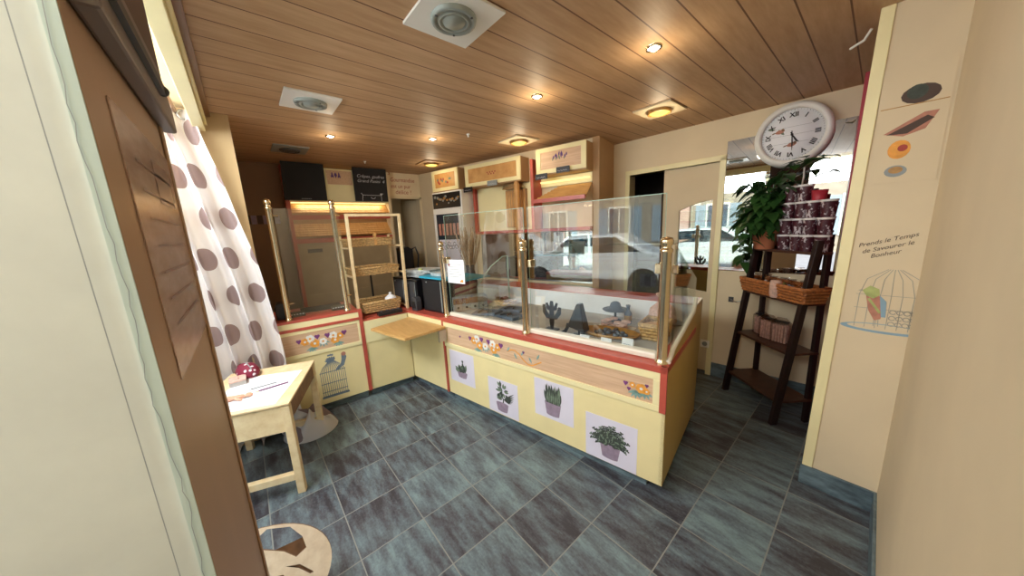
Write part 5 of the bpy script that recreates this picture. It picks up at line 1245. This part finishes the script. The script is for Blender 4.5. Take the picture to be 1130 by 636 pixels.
dup(car, (-8.1, -5.2, -.1), 0, 'white car parked at the near kerb, reflected in the left counter glass')
dup(car, (-8.6, -10.5, -.1), 0, 'white car parked on the far side, reflected beside the middle brass post')
for k in range(6):
    mb = MB(); mb.hexa([(-12 + k * 2.6, -9.2, -.0995), (-11.8 + k * 2.6, -9.2, -.0995), (-10.6 + k * 2.6, -6.4, -.0995), (-10.8 + k * 2.6, -6.4, -.0995)][::1], [(-12 + k * 2.6, -9.2, -.097), (-11.8 + k * 2.6, -9.2, -.097), (-10.6 + k * 2.6, -6.4, -.097), (-10.8 + k * 2.6, -6.4, -.097)]); struct(mb.build('street_marking', 'white'))

# ---------------------------------------------------------------- light
w = bpy.data.worlds.new('World'); scene.world = w; w.use_nodes = True; nt = w.node_tree; nt.nodes.clear()
sk = nt.nodes.new('ShaderNodeTexSky'); sk.sky_type = 'NISHITA'; sk.sun_disc = False; sk.sun_elevation = R(48); sk.sun_rotation = R(30); sk.air_density = 1.0; sk.dust_density = 2.0
bg = nt.nodes.new('ShaderNodeBackground'); bg.inputs[1].default_value = .6; wo = nt.nodes.new('ShaderNodeOutputWorld')
nt.links.new(sk.outputs[0], bg.inputs[0]); nt.links.new(bg.outputs[0], wo.inputs[0])
def light(kind, name, loc, rot, energy, color=(1, 1, 1), **kw):
    l = bpy.data.lights.new(name, kind); l.energy = energy; l.color = color
    for k, v in kw.items(): setattr(l, k, v)
    o = bpy.data.objects.new(name, l); COL.objects.link(o); o.location = loc; o.rotation_euler = rot; return o
light('SUN', 'sun', (0, 0, 8), (R(-42), R(14), 0), 10.0, (1, .95, .86), angle=R(1))
light('AREA', 'window_bay_fill', (-2.05, -.58, 2.42), (R(48), 0, 0), 105, (.95, .98, 1), shape='RECTANGLE', size=2.1, size_y=.8)  # added fill lamp under the bay ceiling, strengthens the daylight indoors
light('AREA', 'entrance_fill', (-.14, -.62, 2.42), (R(42), 0, 0), 20, (.96, .98, 1), shape='RECTANGLE', size=.5, size_y=.8)  # added fill lamp above the entrance, brightens the doorway side
for i, (x, y, e) in enumerate(((-.872, 1.789, 2), (-1.649, 1.707, 2), (-3.298, .747, 1.2), (-2.917, 1.555, 1.6), (-1.272, 2.74, 2.5), (-2.53, 2.33, 2.5), (-3.905, 2.03, 2))):
    light('POINT', 'ceiling_bulb', (x, y, ZC - .12), (0, 0, 0), e, (1, .82, .55), shadow_soft_size=.05)
light('AREA', 'shelf_strip', (XL + .10, 1.08, 2.035), (0, 0, 0), 3.0, (1, .82, .5), shape='RECTANGLE', size=.05, size_y=1.0)

# ---------------------------------------------------------------- camera
cam = bpy.data.cameras.new('Camera'); co = bpy.data.objects.new('Camera', cam); COL.objects.link(co)
cam.sensor_fit = 'HORIZONTAL'; cam.sensor_width = 36; cam.lens = 36 * 342.3 / 1130; cam.clip_start = .01
yaw, pit, rol = R(-49.76), R(10.72), R(-2.79)
fw = Vector((math.sin(yaw) * math.cos(pit), math.cos(yaw) * math.cos(pit), -math.sin(pit))); rt = Vector((math.cos(yaw), -math.sin(yaw), 0)); up = rt.cross(fw)
r_2 = rt * math.cos(rol) + up * math.sin(rol); u_2 = up * math.cos(rol) - rt * math.sin(rol)
m = Matrix((r_2, u_2, -fw)).transposed().to_4x4(); m.translation = Vector((0, 0, 1.6)); co.matrix_world = m
scene.camera = co
scene.view_settings.view_transform = 'Standard'; scene.view_settings.look = 'None'; scene.view_settings.exposure = 0.0
